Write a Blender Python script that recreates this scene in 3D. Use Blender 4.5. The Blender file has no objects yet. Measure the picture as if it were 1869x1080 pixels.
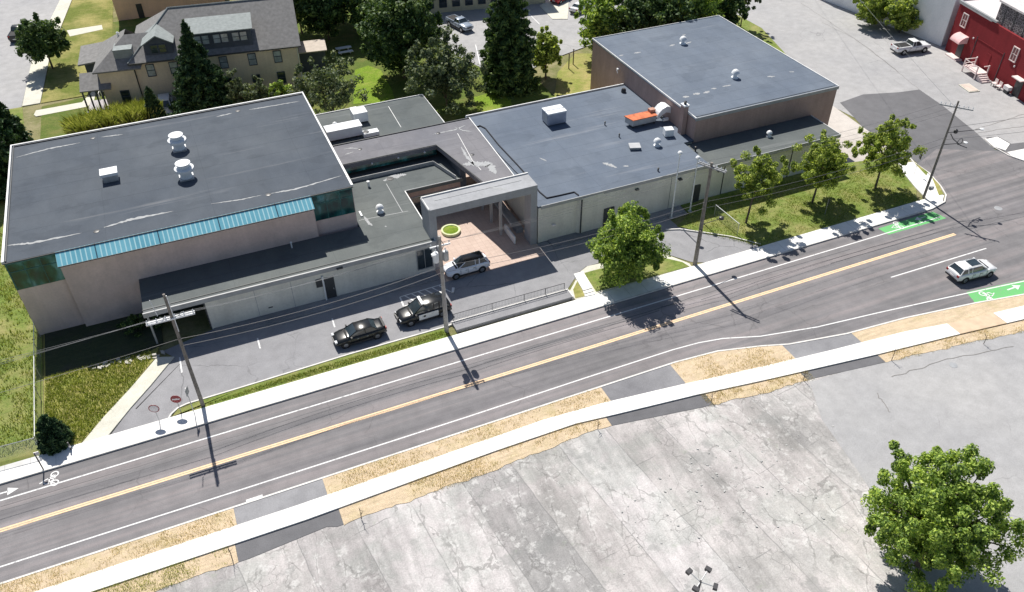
import bpy, math, random
import numpy as np
from mathutils import Vector, Matrix

scene = bpy.context.scene
R = math.radians

# ---------------------------------------------------------------- camera
CAM_H = 50.0
F_PX, PITCH, ROLL, YAW = 1507.895, R(39.37492), R(-0.50549), R(23.07437)
fwd = Vector((math.sin(YAW)*math.cos(PITCH), math.cos(YAW)*math.cos(PITCH), -math.sin(PITCH)))
rt = Vector((math.cos(YAW), -math.sin(YAW), 0)); up = rt.cross(fwd)
rgt = rt*math.cos(ROLL) + up*math.sin(ROLL); upv = -rt*math.sin(ROLL) + up*math.cos(ROLL)
cam_d = bpy.data.cameras.new('camera'); cam = bpy.data.objects.new('camera', cam_d)
scene.collection.objects.link(cam)
M4 = Matrix((rgt, upv, -fwd)).transposed().to_4x4(); M4.translation = (0, 0, CAM_H)
cam.matrix_world = M4
cam_d.sensor_width = 36.0; cam_d.lens = 36.0*F_PX/1869.0
cam_d.clip_start = 0.5; cam_d.clip_end = 3000
scene.camera = cam
scene.render.resolution_x, scene.render.resolution_y = 1024, 592

# ---------------------------------------------------------------- sky and sun
SUN_EL, SUN_AZ = 53.5, 89.5           # azimuth: direction towards the sun, from +X
w = bpy.data.worlds.new('World'); scene.world = w; w.use_nodes = True
nt = w.node_tree; sky = nt.nodes.new('ShaderNodeTexSky'); sky.sky_type = 'NISHITA'; sky.sun_disc = False
sky.sun_elevation = R(SUN_EL); sky.sun_rotation = R(90-SUN_AZ)
sky.air_density = 1.0; sky.dust_density = 1.0
bg = nt.nodes['Background']; nt.links.new(sky.outputs[0], bg.inputs[0]); bg.inputs[1].default_value = 0.066
sd = bpy.data.lights.new('sun', 'SUN'); sd.energy = 4.9; sd.angle = R(0.5); sd.color = (1.0, 0.955, 0.88)
so = bpy.data.objects.new('sun', sd); scene.collection.objects.link(so)
sdir = Vector((math.cos(R(SUN_EL))*math.cos(R(SUN_AZ)), math.cos(R(SUN_EL))*math.sin(R(SUN_AZ)), math.sin(R(SUN_EL))))
so.rotation_euler = sdir.to_track_quat('Z', 'Y').to_euler(); so.location = sdir*200
scene.view_settings.view_transform = 'Standard'; scene.view_settings.look = 'None'
scene.view_settings.exposure = 0.25; scene.view_settings.gamma = 1.0
scene.view_settings.use_curve_mapping = False

# ---------------------------------------------------------------- helpers
COL = scene.collection
def G(u, v, z=0.0):
    """surveyed position: where the sight line of photo point (u, v) meets height z"""
    d = rgt*((u-934.5)/F_PX) - upv*((v-540.0)/F_PX) + fwd
    t = (z-CAM_H)/d.z
    return Vector((d.x*t, d.y*t, z))
def Gs(pts, z=0.0): return [tuple(G(a, b, z))[:2] for a, b in pts]

def tag(o, label=None, cat=None, group=None, kind=None):
    if label: o['label'] = label
    if cat: o['category'] = cat
    if group: o['group'] = group
    if kind: o['kind'] = kind
    return o
def empty(name, loc, label=None, cat=None, group=None, rz=0.0):
    o = bpy.data.objects.new(name, None); COL.objects.link(o)
    o.location = loc; o.rotation_euler = (0, 0, rz); o.empty_display_size = 0.5
    return tag(o, label, cat, group)

class MB:
    """collects shapes; build() links them as one mesh object"""
    def __init__(s): s.v = []; s.f = []
    def add(s, vs, fs):
        n = len(s.v); s.v += [tuple(p) for p in vs]; s.f += [tuple(i+n for i in f) for f in fs]; return s
    def box(s, x0, x1, y0, y1, z0, z1):
        vs = [(x, y, z) for z in (z0, z1) for y in (y0, y1) for x in (x0, x1)]
        return s.add(vs, [(0, 2, 3, 1), (4, 5, 7, 6), (0, 1, 5, 4), (2, 6, 7, 3), (0, 4, 6, 2), (1, 3, 7, 5)])
    def obox(s, c, ax, ay, hx, hy, z0, z1):
        c = Vector(c); ax = Vector(ax).normalized(); ay = Vector(ay).normalized()
        ps = [c+ax*i*hx+ay*j*hy for i, j in ((-1, -1), (1, -1), (1, 1), (-1, 1))]
        return s.prism([(p.x, p.y) for p in ps], z0, z1)
    def prism(s, poly, z0, z1):
        a = sum(poly[i][0]*poly[(i+1) % len(poly)][1]-poly[(i+1) % len(poly)][0]*poly[i][1] for i in range(len(poly)))
        if a < 0: poly = poly[::-1]
        n = len(poly)
        vs = [(p[0], p[1], z0) for p in poly]+[(p[0], p[1], z1) for p in poly]
        top = [tuple(range(n, 2*n))]; bot = [tuple(range(n))[::-1]]
        return s.add(vs, top+bot+[(i, (i+1) % n, n+(i+1) % n, n+i) for i in range(n)])
    def sheet(s, poly, z):
        a = sum(poly[i][0]*poly[(i+1) % len(poly)][1]-poly[(i+1) % len(poly)][0]*poly[i][1] for i in range(len(poly)))
        if a < 0: poly = poly[::-1]
        return s.add([(p[0], p[1], z) for p in poly], [tuple(range(len(poly)))])
    def strip(s, pts, wd, z0, z1=None):
        """ribbon (or raised bar when z1 given) of width wd along pts"""
        P = [Vector((p[0], p[1], 0)) for p in pts]; L = []; Rr = []
        for i, p in enumerate(P):
            d = (P[min(i+1, len(P)-1)]-P[max(i-1, 0)]).normalized(); n = Vector((-d.y, d.x, 0))*wd/2
            L.append(p+n); Rr.append(p-n)
        n = len(P)
        if z1 is None:
            return s.add([(q.x, q.y, z0) for q in L+Rr], [(i, n+i, n+i+1, i+1) for i in range(n-1)])
        vs = [(q.x, q.y, z1) for q in L+Rr]+[(q.x, q.y, z0) for q in L+Rr]
        fs = []
        for i in range(n-1):
            fs += [(i, n+i, n+i+1, i+1), (i, i+1, 2*n+i+1, 2*n+i), (n+i+1, n+i, 3*n+i, 3*n+i+1)]
        fs += [(0, 2*n, 3*n, n), (n-1, 2*n-1, 4*n-1, 3*n-1)]
        return s.add(vs, fs)
    def tube(s, p0, p1, r0, r1=None, n=8, cap=True):
        r1 = r0 if r1 is None else r1
        p0 = Vector(p0); p1 = Vector(p1); d = (p1-p0).normalized()
        a = d.orthogonal().normalized(); b = d.cross(a)
        vs = []
        for p, r in ((p0, r0), (p1, r1)):
            for i in range(n):
                t = 2*math.pi*i/n; vs.append(p+a*math.cos(t)*r+b*math.sin(t)*r)
        fs = [(i, (i+1) % n, n+(i+1) % n, n+i) for i in range(n)]
        if cap: fs += [tuple(range(n))[::-1], tuple(range(n, 2*n))]
        return s.add(vs, fs)
    def path(s, pts, r0, r1=None, n=6):
        r1 = r0 if r1 is None else r1; m = len(pts)-1
        for i in range(m):
            s.tube(pts[i], pts[i+1], r0+(r1-r0)*i/m, r0+(r1-r0)*(i+1)/m, n)
        return s
    def lathe(s, c, prof, n=20):
        vs = []; c = Vector(c)
        for r, z in prof:
            for i in range(n):
                t = 2*math.pi*i/n; vs.append((c.x+r*math.cos(t), c.y+r*math.sin(t), c.z+z))
        fs = []
        for k in range(len(prof)-1):
            for i in range(n):
                j = (i+1) % n; fs.append((k*n+i, k*n+j, (k+1)*n+j, (k+1)*n+i))
        fs.append(tuple(range(n))[::-1]); fs.append(tuple(range((len(prof)-1)*n, len(prof)*n)))
        return s.add(vs, fs)
    def ring(s, c, r0, r1, n=28, z=None):
        c = Vector(c); z = c.z if z is None else z; vs = []
        for r in (r0, r1):
            for i in range(n):
                t = 2*math.pi*i/n; vs.append((c.x+r*math.cos(t), c.y+r*math.sin(t), z))
        return s.add(vs, [(i, n+i, n+(i+1) % n, (i+1) % n) for i in range(n)])
    def build(s, name, m, parent=None, smooth=False, label=None, cat=None, group=None, kind=None, local=False, angle=40):
        me = bpy.data.meshes.new(name)
        off = Vector((0, 0, 0))
        if parent is not None and not local:
            off = Vector(parent.location)
            if parent.parent: off += Vector(parent.parent.location)
        me.from_pydata([(a-off.x, b-off.y, c-off.z) for a, b, c in s.v], [], s.f); me.update()
        if m: me.materials.append(m)
        if smooth:
            me.polygons.foreach_set('use_smooth', [True]*len(me.polygons))
            me.set_sharp_from_angle(angle=R(angle))
        o = bpy.data.objects.new(name, me); COL.objects.link(o)
        if parent is not None: o.parent = parent
        return tag(o, label, cat, group, kind)

# ---------------------------------------------------------------- materials
def nmat(name, rough=0.8, metal=0.0, spec=0.5):
    m = bpy.data.materials.new(name); m.use_nodes = True
    b = m.node_tree.nodes['Principled BSDF']
    b.inputs['Roughness'].default_value = rough; b.inputs['Metallic'].default_value = metal
    b.inputs['Specular IOR Level'].default_value = spec
    return m, m.node_tree, b
def plain(name, col, rough=0.6, metal=0.0, spec=0.5, var=0.12, scale=1.5, coat=0.0):
    """one colour with slight mottling"""
    m, t, b = nmat(name, rough, metal, spec)
    tc = t.nodes.new('ShaderNodeTexCoord'); nz = t.nodes.new('ShaderNodeTexNoise')
    nz.inputs['Scale'].default_value = scale; nz.inputs['Detail'].default_value = 5
    t.links.new(tc.outputs['Object'], nz.inputs['Vector'])
    cr = t.nodes.new('ShaderNodeValToRGB'); cr.color_ramp.elements[0].position = .3; cr.color_ramp.elements[1].position = .7
    cr.color_ramp.elements[0].color = tuple(c*(1-var) for c in col)+(1,)
    cr.color_ramp.elements[1].color = tuple(min(1, c*(1+var)) for c in col)+(1,)
    t.links.new(nz.outputs['Fac'], cr.inputs[0]); t.links.new(cr.outputs[0], b.inputs['Base Color'])
    b.inputs['Coat Weight'].default_value = coat
    return m
class NG:
    """tiny node-graph helper"""
    def __init__(s, t): s.t = t; s.tc = t.nodes.new('ShaderNodeTexCoord').outputs['Object']
    def mapv(s, scale=(1, 1, 1), rot=0.0, loc=(0, 0, 0), src=None):
        n = s.t.nodes.new('ShaderNodeMapping'); n.inputs['Scale'].default_value = scale
        n.inputs['Rotation'].default_value = (0, 0, rot); n.inputs['Location'].default_value = loc
        s.t.links.new(src or s.tc, n.inputs[0]); return n.outputs[0]
    def noise(s, scale, detail=6, rough=.55, vec=None, dist=0.0):
        n = s.t.nodes.new('ShaderNodeTexNoise'); n.inputs['Scale'].default_value = scale
        n.inputs['Detail'].default_value = detail; n.inputs['Roughness'].default_value = rough
        n.inputs['Distortion'].default_value = dist
        s.t.links.new(vec or s.tc, n.inputs['Vector']); return n.outputs['Fac']
    def noisec(s, scale, vec=None):
        n = s.t.nodes.new('ShaderNodeTexNoise'); n.inputs['Scale'].default_value = scale; n.inputs['Detail'].default_value = 4
        s.t.links.new(vec or s.tc, n.inputs['Vector']); return n.outputs['Color']
    def ramp(s, fac, stops):
        n = s.t.nodes.new('ShaderNodeValToRGB'); e = n.color_ramp.elements
        while len(e) < len(stops): e.new(.5)
        for i, (p, c) in enumerate(stops):
            e[i].position = p
            c = (c, c, c) if isinstance(c, (int, float)) else c
            e[i].color = tuple(c)+(1,)
        s.t.links.new(fac, n.inputs[0]); return n.outputs[0]
    def mix(s, fac, a, b, mode='MIX'):
        n = s.t.nodes.new('ShaderNodeMixRGB'); n.blend_type = mode
        for i, v in enumerate((fac, a, b)):
            if isinstance(v, (int, float)): n.inputs[i].default_value = v if i == 0 else (v, v, v, 1)
            elif isinstance(v, tuple): n.inputs[i].default_value = v+(1,)
            else: s.t.links.new(v, n.inputs[i])
        return n.outputs[0]
    def math(s, op, a, b=None, clamp=False):
        n = s.t.nodes.new('ShaderNodeMath'); n.operation = op; n.use_clamp = clamp
        for i, v in enumerate((a, b)):
            if v is None: continue
            if isinstance(v, (int, float)): n.inputs[i].default_value = v
            else: s.t.links.new(v, n.inputs[i])
        return n.outputs[0]
    def sep(s, vec):
        n = s.t.nodes.new('ShaderNodeSeparateXYZ'); s.t.links.new(vec, n.inputs[0]); return n.outputs
    def vadd(s, a, b, k):
        n = s.t.nodes.new('ShaderNodeVectorMath'); n.operation = 'SCALE'; n.inputs[3].default_value = k; s.t.links.new(b, n.inputs[0])
        m = s.t.nodes.new('ShaderNodeVectorMath'); m.operation = 'ADD'; s.t.links.new(a, m.inputs[0]); s.t.links.new(n.outputs[0], m.inputs[1]); return m.outputs[0]
    def edge(s, scale, vec=None, rnd=1.0):
        n = s.t.nodes.new('ShaderNodeTexVoronoi'); n.feature = 'DISTANCE_TO_EDGE'; n.inputs['Scale'].default_value = scale
        n.inputs['Randomness'].default_value = rnd
        s.t.links.new(vec or s.tc, n.inputs['Vector']); return n.outputs['Distance']
    def cell(s, scale, vec=None):
        n = s.t.nodes.new('ShaderNodeTexVoronoi'); n.inputs['Scale'].default_value = scale
        s.t.links.new(vec or s.tc, n.inputs['Vector']); return n.outputs['Color']
    def bump(s, b, h, dist=.02, st=.5):
        n = s.t.nodes.new('ShaderNodeBump'); n.inputs['Strength'].default_value = st; n.inputs['Distance'].default_value = dist
        s.t.links.new(h, n.inputs['Height']); s.t.links.new(n.outputs[0], b.inputs['Normal'])
    def line(s, coord, period, half):
        """1 on thin lines every period"""
        f = s.math('PINGPONG', coord, period/2); return s.math('LESS_THAN', f, half)

def asphalt(name, base, pale, streak=0.0, crack=0.35, patch=0.0, spec=.12):
    m, t, b = nmat(name, .95, spec=spec); g = NG(t)
    big = g.noise(.09, 4); mid = g.noise(.8, 6, .65); fine = g.noise(14, 3, .7)
    c = g.mix(g.ramp(big, [(.3, 0.), (.7, 1.)]), base, pale)
    c = g.mix(.30, c, g.ramp(mid, [(.3, .55), (.7, 1.25)]), 'MULTIPLY')
    c = g.mix(.22, c, g.ramp(fine, [(.3, .3), (.7, 1.6)]), 'MULTIPLY')
    if streak:
        st = g.noise(1.0, 5, .6, g.mapv((.018, .9, 1)))
        c = g.mix(streak, c, g.ramp(st, [(.30, (.62, .62, .66)), (.48, (.95, .94, .96)), (.60, (1.25, 1.16, 1.16)), (.75, (1.5, 1.42, 1.46))]), 'MULTIPLY')
    if crack:
        v = g.vadd(g.tc, g.noisec(.9), .9)
        e = g.edge(.22, v); mk = g.ramp(g.noise(.12, 3), [(.5, 0.), (.6, 1.)])
        l = g.math('MULTIPLY', g.ramp(e, [(0., 1.), (.012, 0.)]), mk)
        c = g.mix(g.math('MULTIPLY', l, crack), c, tuple(x*.25 for x in base))
    if patch:
        k = g.ramp(g.noise(.22, 2, .4), [(.62, 0.), (.64, 1.)])
        c = g.mix(g.math('MULTIPLY', k, patch), c, tuple(x*.7 for x in base))
    t.links.new(c, b.inputs['Base Color']); g.bump(b, fine, .01, .4)
    return m
def grass_mat(name, a, b_, dry, dryamt=.5, sc=.35):
    m, t, b = nmat(name, .95, spec=.15); g = NG(t)
    n1 = g.noise(sc, 6, .7); n2 = g.noise(4.5, 5, .7); n3 = g.noise(20, 3, .8)
    c = g.mix(g.ramp(n2, [(.35, 0.), (.65, 1.)]), a, b_)
    c = g.mix(g.ramp(n1, [(dryamt-.12, 1.), (dryamt+.14, 0.)]), c, dry)
    st = g.noise(2.2, 4, .6, g.mapv((.25, 1.6, 1), R(12)))
    c = g.mix(.35, c, g.ramp(st, [(.3, .6), (.7, 1.35)]), 'MULTIPLY')
    c = g.mix(.55, c, g.ramp(n3, [(.3, .35), (.7, 1.6)]), 'MULTIPLY')
    t.links.new(c, b.inputs['Base Color']); g.bump(b, n3, .06, .8)
    return m
def roof_mat(name, base, seam=1.9, rot=0.0):
    m, t, b = nmat(name, .9, spec=.12); g = NG(t)
    n1 = g.noise(.12, 5, .6); n2 = g.noise(.55, 6, .7, g.mapv((1, .5, 1))); n3 = g.noise(9, 4, .7)
    c = g.mix(g.ramp(n1, [(.32, 0.), (.68, 1.)]), base, tuple(x*y for x, y in zip(base, (1.32, 1.27, 1.2))))
    c = g.mix(.4, c, g.ramp(n2, [(.3, .75), (.7, 1.22)]), 'MULTIPLY')
    c = g.mix(.18, c, g.ramp(n3, [(.3, .6), (.7, 1.4)]), 'MULTIPLY')
    x, y, z = g.sep(g.mapv((1, 1, 1), rot))
    wob = g.math('MULTIPLY', g.noise(.7, 2), .10)
    ln = g.line(g.math('ADD', y, wob), seam, .028)
    c = g.mix(g.math('MULTIPLY', ln, .45), c, tuple(v*.55 for v in base))
    pd = g.ramp(g.noise(.3, 4, .5, g.mapv((.6, 1, 1), 0, (4, 4, 0))), [(.58, 0.), (.61, 1.), (.70, .4)])
    c = g.mix(g.math('MULTIPLY', pd, .22), c, tuple(v*.6 for v in base))
    c = g.mix(g.math('MULTIPLY', g.line(g.math('ADD', x, g.math('MULTIPLY', g.noise(.4, 2), .2)), 9.3, .03), .25), c, tuple(v*.6 for v in base))
    st = g.ramp(g.noise(1.0, 4, .6, g.mapv((.05, .8, 1))), [(.62, 0.), (.76, 1.)])
    c = g.mix(g.math('MULTIPLY', st, .30), c, (.42, .42, .43))
    t.links.new(c, b.inputs['Base Color']); g.bump(b, n2, .03, .3)
    return m
def wall_mat(name, base, panel=0.0, streak=.5, brick=False):
    m, t, b = nmat(name, .85, spec=.25); g = NG(t)
    n1 = g.noise(.35, 5, .6); n2 = g.noise(5, 4, .6)
    c = g.mix(g.ramp(n1, [(.3, 0.), (.7, 1.)]), tuple(x*.88 for x in base), tuple(min(1, x*1.12) for x in base))
    st = g.noise(1.0, 4, .65, g.mapv((1.6, 1.6, .12)))
    c = g.mix(streak*.32, c, g.ramp(st, [(.35, .6), (.6, 1.1)]), 'MULTIPLY')
    c = g.mix(.15, c, g.ramp(n2, [(.3, .6), (.7, 1.4)]), 'MULTIPLY')
    x, y, z = g.sep(g.tc)
    if brick:
        ln = g.math('MAXIMUM', g.line(z, .21, .012), g.line(g.math('ADD', x, y), .42, .008))
        c = g.mix(g.math('MULTIPLY', ln, .35), c, tuple(v*.55 for v in base))
    if panel:
        ln = g.line(g.math('ADD', x, y), panel, .03)
        c = g.mix(g.math('MULTIPLY', ln, .5), c, tuple(v*.45 for v in base))
    t.links.new(c, b.inputs['Base Color'])
    return m
def leaf_mat(name, cols, trans=.35, lum=1.0):
    m = bpy.data.materials.new(name); m.use_nodes = True; t = m.node_tree; t.nodes.clear(); 
    out = t.nodes.new('ShaderNodeOutputMaterial'); d = t.nodes.new('ShaderNodeBsdfPrincipled'); tr = t.nodes.new('ShaderNodeBsdfTranslucent')
    d.inputs['Roughness'].default_value = .6; d.inputs['Specular IOR Level'].default_value = .25
    mx = t.nodes.new('ShaderNodeMixShader'); mx.inputs[0].default_value = trans
    g = NG(t); geo = t.nodes.new('ShaderNodeNewGeometry')
    f = g.mix(.55, g.noise(.55, 3), geo.outputs['Random Per Island'])
    c = g.ramp(f, [(.22, tuple(x*lum for x in cols[0])), (.5, tuple(x*lum for x in cols[1])), (.8, tuple(x*lum for x in cols[2]))])
    t.links.new(c, d.inputs['Base Color']); t.links.new(g.mix(1., c, (1.25, 1.3, .5), 'MULTIPLY'), tr.inputs[0])
    t.links.new(d.outputs[0], mx.inputs[1]); t.links.new(tr.outputs[0], mx.inputs[2]); t.links.new(mx.outputs[0], out.inputs[0])
    return m

M = {}
M['asphalt'] = asphalt('road asphalt', (.20, .197, .20), (.265, .255, .26), .75, .3)
M['asphalt_new'] = asphalt('new asphalt', (.155, .155, .165), (.18, .18, .19), 0, .0)
M['asphalt_old'] = asphalt('weathered asphalt', (.37, .37, .38), (.44, .435, .435), 0, .35)
M['asphalt_lot'] = asphalt('drive asphalt', (.275, .275, .29), (.335, .335, .35), 0, .6)
M['apron'] = asphalt('driveway apron', (.22, .22, .235), (.36, .36, .375), 0, .0)
M['grass'] = grass_mat('lawn', (.135, .20, .045), (.22, .28, .065), (.34, .32, .13), .44)
M['grass_nw'] = grass_mat('north west lawn', (.12, .155, .03), (.19, .22, .05), (.40, .35, .14), .44, .16)
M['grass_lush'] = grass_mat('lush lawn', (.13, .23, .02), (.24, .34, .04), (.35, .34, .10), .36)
M['grass_dry'] = grass_mat('dry lawn', (.20, .24, .05), (.28, .31, .08), (.42, .36, .15), .48)
M['sand'] = grass_mat('sandy verge', (.60, .48, .33), (.72, .575, .41), (.52, .44, .25), .36, .4)
M['grass_shade'] = grass_mat('green lawn with painted tree shade', (.09, .135, .03), (.14, .19, .04), (.22, .21, .07), .40)  # green lawn made darker, shade of the oak and pine put into its colour
M['ground'] = grass_mat('ground', (.14, .17, .05), (.2, .2, .08), (.3, .27, .15), .5)
def walk_mat():
    m, t, b = nmat('sidewalk concrete', .95, spec=.1); g = NG(t); x, y, z = g.sep(g.tc)
    c = g.ramp(g.noise(.5, 6, .7), [(.3, (.76, .75, .72)), (.6, (.93, .92, .90))])
    c = g.mix(g.math('MULTIPLY', g.line(x, 1.8, .02), .55), c, (.40, .39, .37))
    c = g.mix(g.math('MULTIPLY', g.ramp(g.noise(1.6, 5, .7), [(.60, 0.), (.72, 1.)]), .4), c, (.62, .58, .50))
    t.links.new(c, b.inputs['Base Color']); return m
M['walk'] = walk_mat()
M['walk_plain'] = asphalt('sidewalk concrete', (.88, .875, .86), (.96, .95, .93), 0, 0)
M['walk_old'] = asphalt('aged walk concrete', (.60, .59, .52), (.72, .70, .60), 0, .2)
M['kerb'] = plain('kerb stone', (.72, .70, .67), .8)
def worn(name, col, under, amt):
    m, t, b = nmat(name, .9, spec=.1); g = NG(t)
    k = g.ramp(g.noise(3.2, 6, .75), [(amt-.05, 1.), (amt+.06, 0.)])
    c = g.mix(g.math('MULTIPLY', k, .8), g.mix(g.noise(1.1, 4), tuple(x*.9 for x in col), col), under)
    t.links.new(c, b.inputs['Base Color']); return m
M['white_paint'] = worn('road paint white', (.82, .82, .82), (.30, .30, .31), .40)
M['yellow_paint'] = plain('road paint yellow', (.92, .64, .40), .9, var=.12, scale=3)
M['green_paint'] = worn('road paint green', (.17, .52, .19), (.24, .36, .24), .43)
M['tar'] = plain('tar', (.06, .06, .07), .6)
M['pavers'] = None
M['roof_hall'] = roof_mat('hall roof membrane', (.084, .099, .122), 2.4)
M['roof_main'] = roof_mat('roof membrane', (.128, .156, .202), 2.1)
M['roof_low'] = roof_mat('low roof membrane', (.115, .130, .135), 2.6)
M['roof_ring'] = roof_mat('ring roof membrane', (.175, .178, .20), 2.2)
M['wall_pink'] = wall_mat('hall wall', (.70, .56, .52), 0, .4)
M['wall_grey'] = wall_mat('precast wall', (.72, .71, .65), 0, .4)
M['wall_brick'] = wall_mat('brown brick', (.44, .315, .28), 0, .6, True)
M['wall_portal'] = wall_mat('portal render', (.36, .37, .39), 0, .5)
M['wall_tan'] = wall_mat('tan siding', (.80, .68, .52), 0, .4)
M['wall_tan2'] = wall_mat('tan stucco', (.75, .50, .36), 0, .4)
M['wall_red'] = wall_mat('red painted wall', (.23, .024, .03), 0, .6, True)
M['wall_white'] = wall_mat('white wall', (.92, .94, .95), 0, .2)
M['wall_slate'] = plain('slate siding', (.07, .085, .11), .8)
M['trim_white'] = plain('white trim', (.75, .75, .74), .5)
M['trim_grey'] = plain('grey trim', (.36, .37, .38), .5)
M['trim_dark'] = plain('dark trim', (.05, .055, .06), .5)
M['metal_white'] = plain('white sheet metal', (.80, .82, .84), .4, var=.05)
M['metal_grey'] = plain('galvanised metal', (.45, .46, .47), .45, .3)
M['metal_dark'] = plain('dark metal', (.035, .035, .04), .45)
M['rust'] = plain('rusty orange metal', (.62, .17, .07), .8, var=.35, scale=2)
M['wood_pole'] = plain('weathered pole wood', (.22, .20, .18), .9, var=.25, scale=3)
M['wood_pole_pale'] = plain('pale pole wood', (.38, .36, .34), .9, var=.2, scale=3)
M['bark'] = plain('bark', (.12, .095, .075), .95, var=.3, scale=4)
M['sheen_stain'] = plain('puddle stain with painted sheen', (.36, .37, .38), .8, var=.15, scale=3)  # roof puddle stains, the reflection on them put into the pale colour
M['puddle'] = plain('dark drain', (.04, .04, .045), .4)
M['shingle'] = plain('grey shingles', (.215, .212, .210), .85, var=.18, scale=2.5)
M['shingle_pale'] = plain('pale shingles', (.27, .30, .30), .85, var=.15, scale=2.5)
M['shingle_pink'] = plain('faded shingles', (.42, .40, .42), .85, var=.12, scale=2.5)
M['glass'] = plain('window glass', (.03, .045, .055), .08, spec=.9, var=.3)
M['glass_pale'] = plain('pale window glass', (.35, .40, .44), .15, spec=.9, var=.3)
M['plastic_red'] = plain('red lamp plastic', (.35, .01, .01), .3)
M['lamp_clear'] = plain('clear lamp', (.7, .72, .75), .15)
M['rubber'] = plain('rubber', (.015, .015, .017), .8)
M['rim'] = plain('alloy rim', (.35, .36, .38), .3, .8)
M['sign_red'] = plain('sign red', (.30, .02, .03), .5)
M['sign_white'] = plain('sign white', (.80, .76, .76), .5)
M['red_canvas'] = plain('pale red canvas', (.80, .50, .50), .8)
M['pink_wood'] = plain('pale painted wood', (.78, .66, .64), .7)
M['wire'] = plain('wire', (.10, .10, .11), .5)
M['wire_pale'] = plain('pale wire', (.22, .23, .24), .7)
M['louvre'] = None
def car_paint(name, col, metal=.0): return plain(name, col, .25, metal, .35, var=.03, coat=.4)
M['car_white'] = car_paint('white car paint', (.80, .81, .83))
M['car_black'] = car_paint('black car paint', (.012, .014, .016))
M['car_blue'] = car_paint('pale blue car paint', (.33, .39, .48), .2)
M['car_silver'] = car_paint('silver white paint', (.62, .66, .74), .1)
M['car_red'] = car_paint('red car paint', (.45, .02, .03))
M['leaf_mid'] = leaf_mat('leaves mid green', ((.022, .042, .013), (.095, .148, .030), (.29, .345, .08)), lum=2.25)
M['leaf_bright'] = leaf_mat('leaves bright green', ((.035, .058, .016), (.135, .180, .035), (.33, .355, .09)), .38, lum=2.0)
M['leaf_dark'] = leaf_mat('leaves dark green', ((.014, .032, .012), (.038, .07, .022), (.11, .15, .045)), .2, lum=1.9)
M['leaf_grey'] = leaf_mat('leaves grey green', ((.03, .05, .03), (.08, .11, .055), (.20, .22, .12)), .25, lum=1.45)
M['needle'] = leaf_mat('conifer needles', ((.008, .025, .012), (.022, .055, .022), (.07, .11, .04)), .1, 1.5)
M['blade'] = leaf_mat('grass blades', ((.22, .25, .07), (.42, .46, .15), (.68, .66, .34)), .35)
M['blade_green'] = leaf_mat('lawn blades', ((.13, .18, .035), (.26, .31, .065), (.50, .50, .18)), .3)
M['blade_dry'] = leaf_mat('dry grass blades', ((.42, .37, .20), (.58, .48, .29), (.74, .62, .42)), .3)

def mat_pavers():
    m, t, b = nmat('court pavers', .85); g = NG(t)
    x, y, z = g.sep(g.tc)
    ln = g.math('MAXIMUM', g.line(x, .6, .02), g.line(y, .6, .02))
    c = g.mix(g.ramp(g.noise(.6, 5), [(.3, 0.), (.7, 1.)]), (.52, .40, .34), (.60, .475, .41))
    c = g.mix(.25, c, g.ramp(g.noise(3.3, 3), [(.3, .7), (.7, 1.15)]), 'MULTIPLY'); c = g.mix(g.math('MULTIPLY', ln, .35), c, (.30, .19, .15))
    t.links.new(c, b.inputs['Base Color']); return m
M['pavers'] = mat_pavers()
def mat_louvre():
    m, t, b = nmat('dark louvres', .5); g = NG(t); x, y, z = g.sep(g.tc)
    c = g.mix(g.line(z, .36, .05), (.045, .05, .06), (.13, .14, .16))
    t.links.new(c, b.inputs['Base Color']); return m
M['louvre'] = mat_louvre()
def mat_skylight():
    m, t, b = nmat('blue ribbed glazing', .3); g = NG(t); x, y, z = g.sep(g.tc)
    c = g.mix(g.ramp(g.noise(.5, 4), [(.3, 0.), (.7, 1.)]), (.11, .36, .47), (.18, .47, .58))
    c = g.mix(g.line(x, .40, .05), c, (.42, .66, .72)); c = g.mix(g.line(x, 5.2, .05), c, (.03, .08, .12))
    t.links.new(c, b.inputs['Base Color']); return m
M['skylight'] = mat_skylight()
def mat_teal():
    m, t, b = nmat('teal window glass', .12, spec=.9); g = NG(t)
    c = g.ramp(g.noise(.9, 3, .5, g.mapv((1, 1, .6))), [(.38, (.008, .035, .04)), (.52, (.01, .10, .09)), (.68, (.10, .30, .34))])
    t.links.new(c, b.inputs['Base Color']); return m
M['teal'] = mat_teal()
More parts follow.
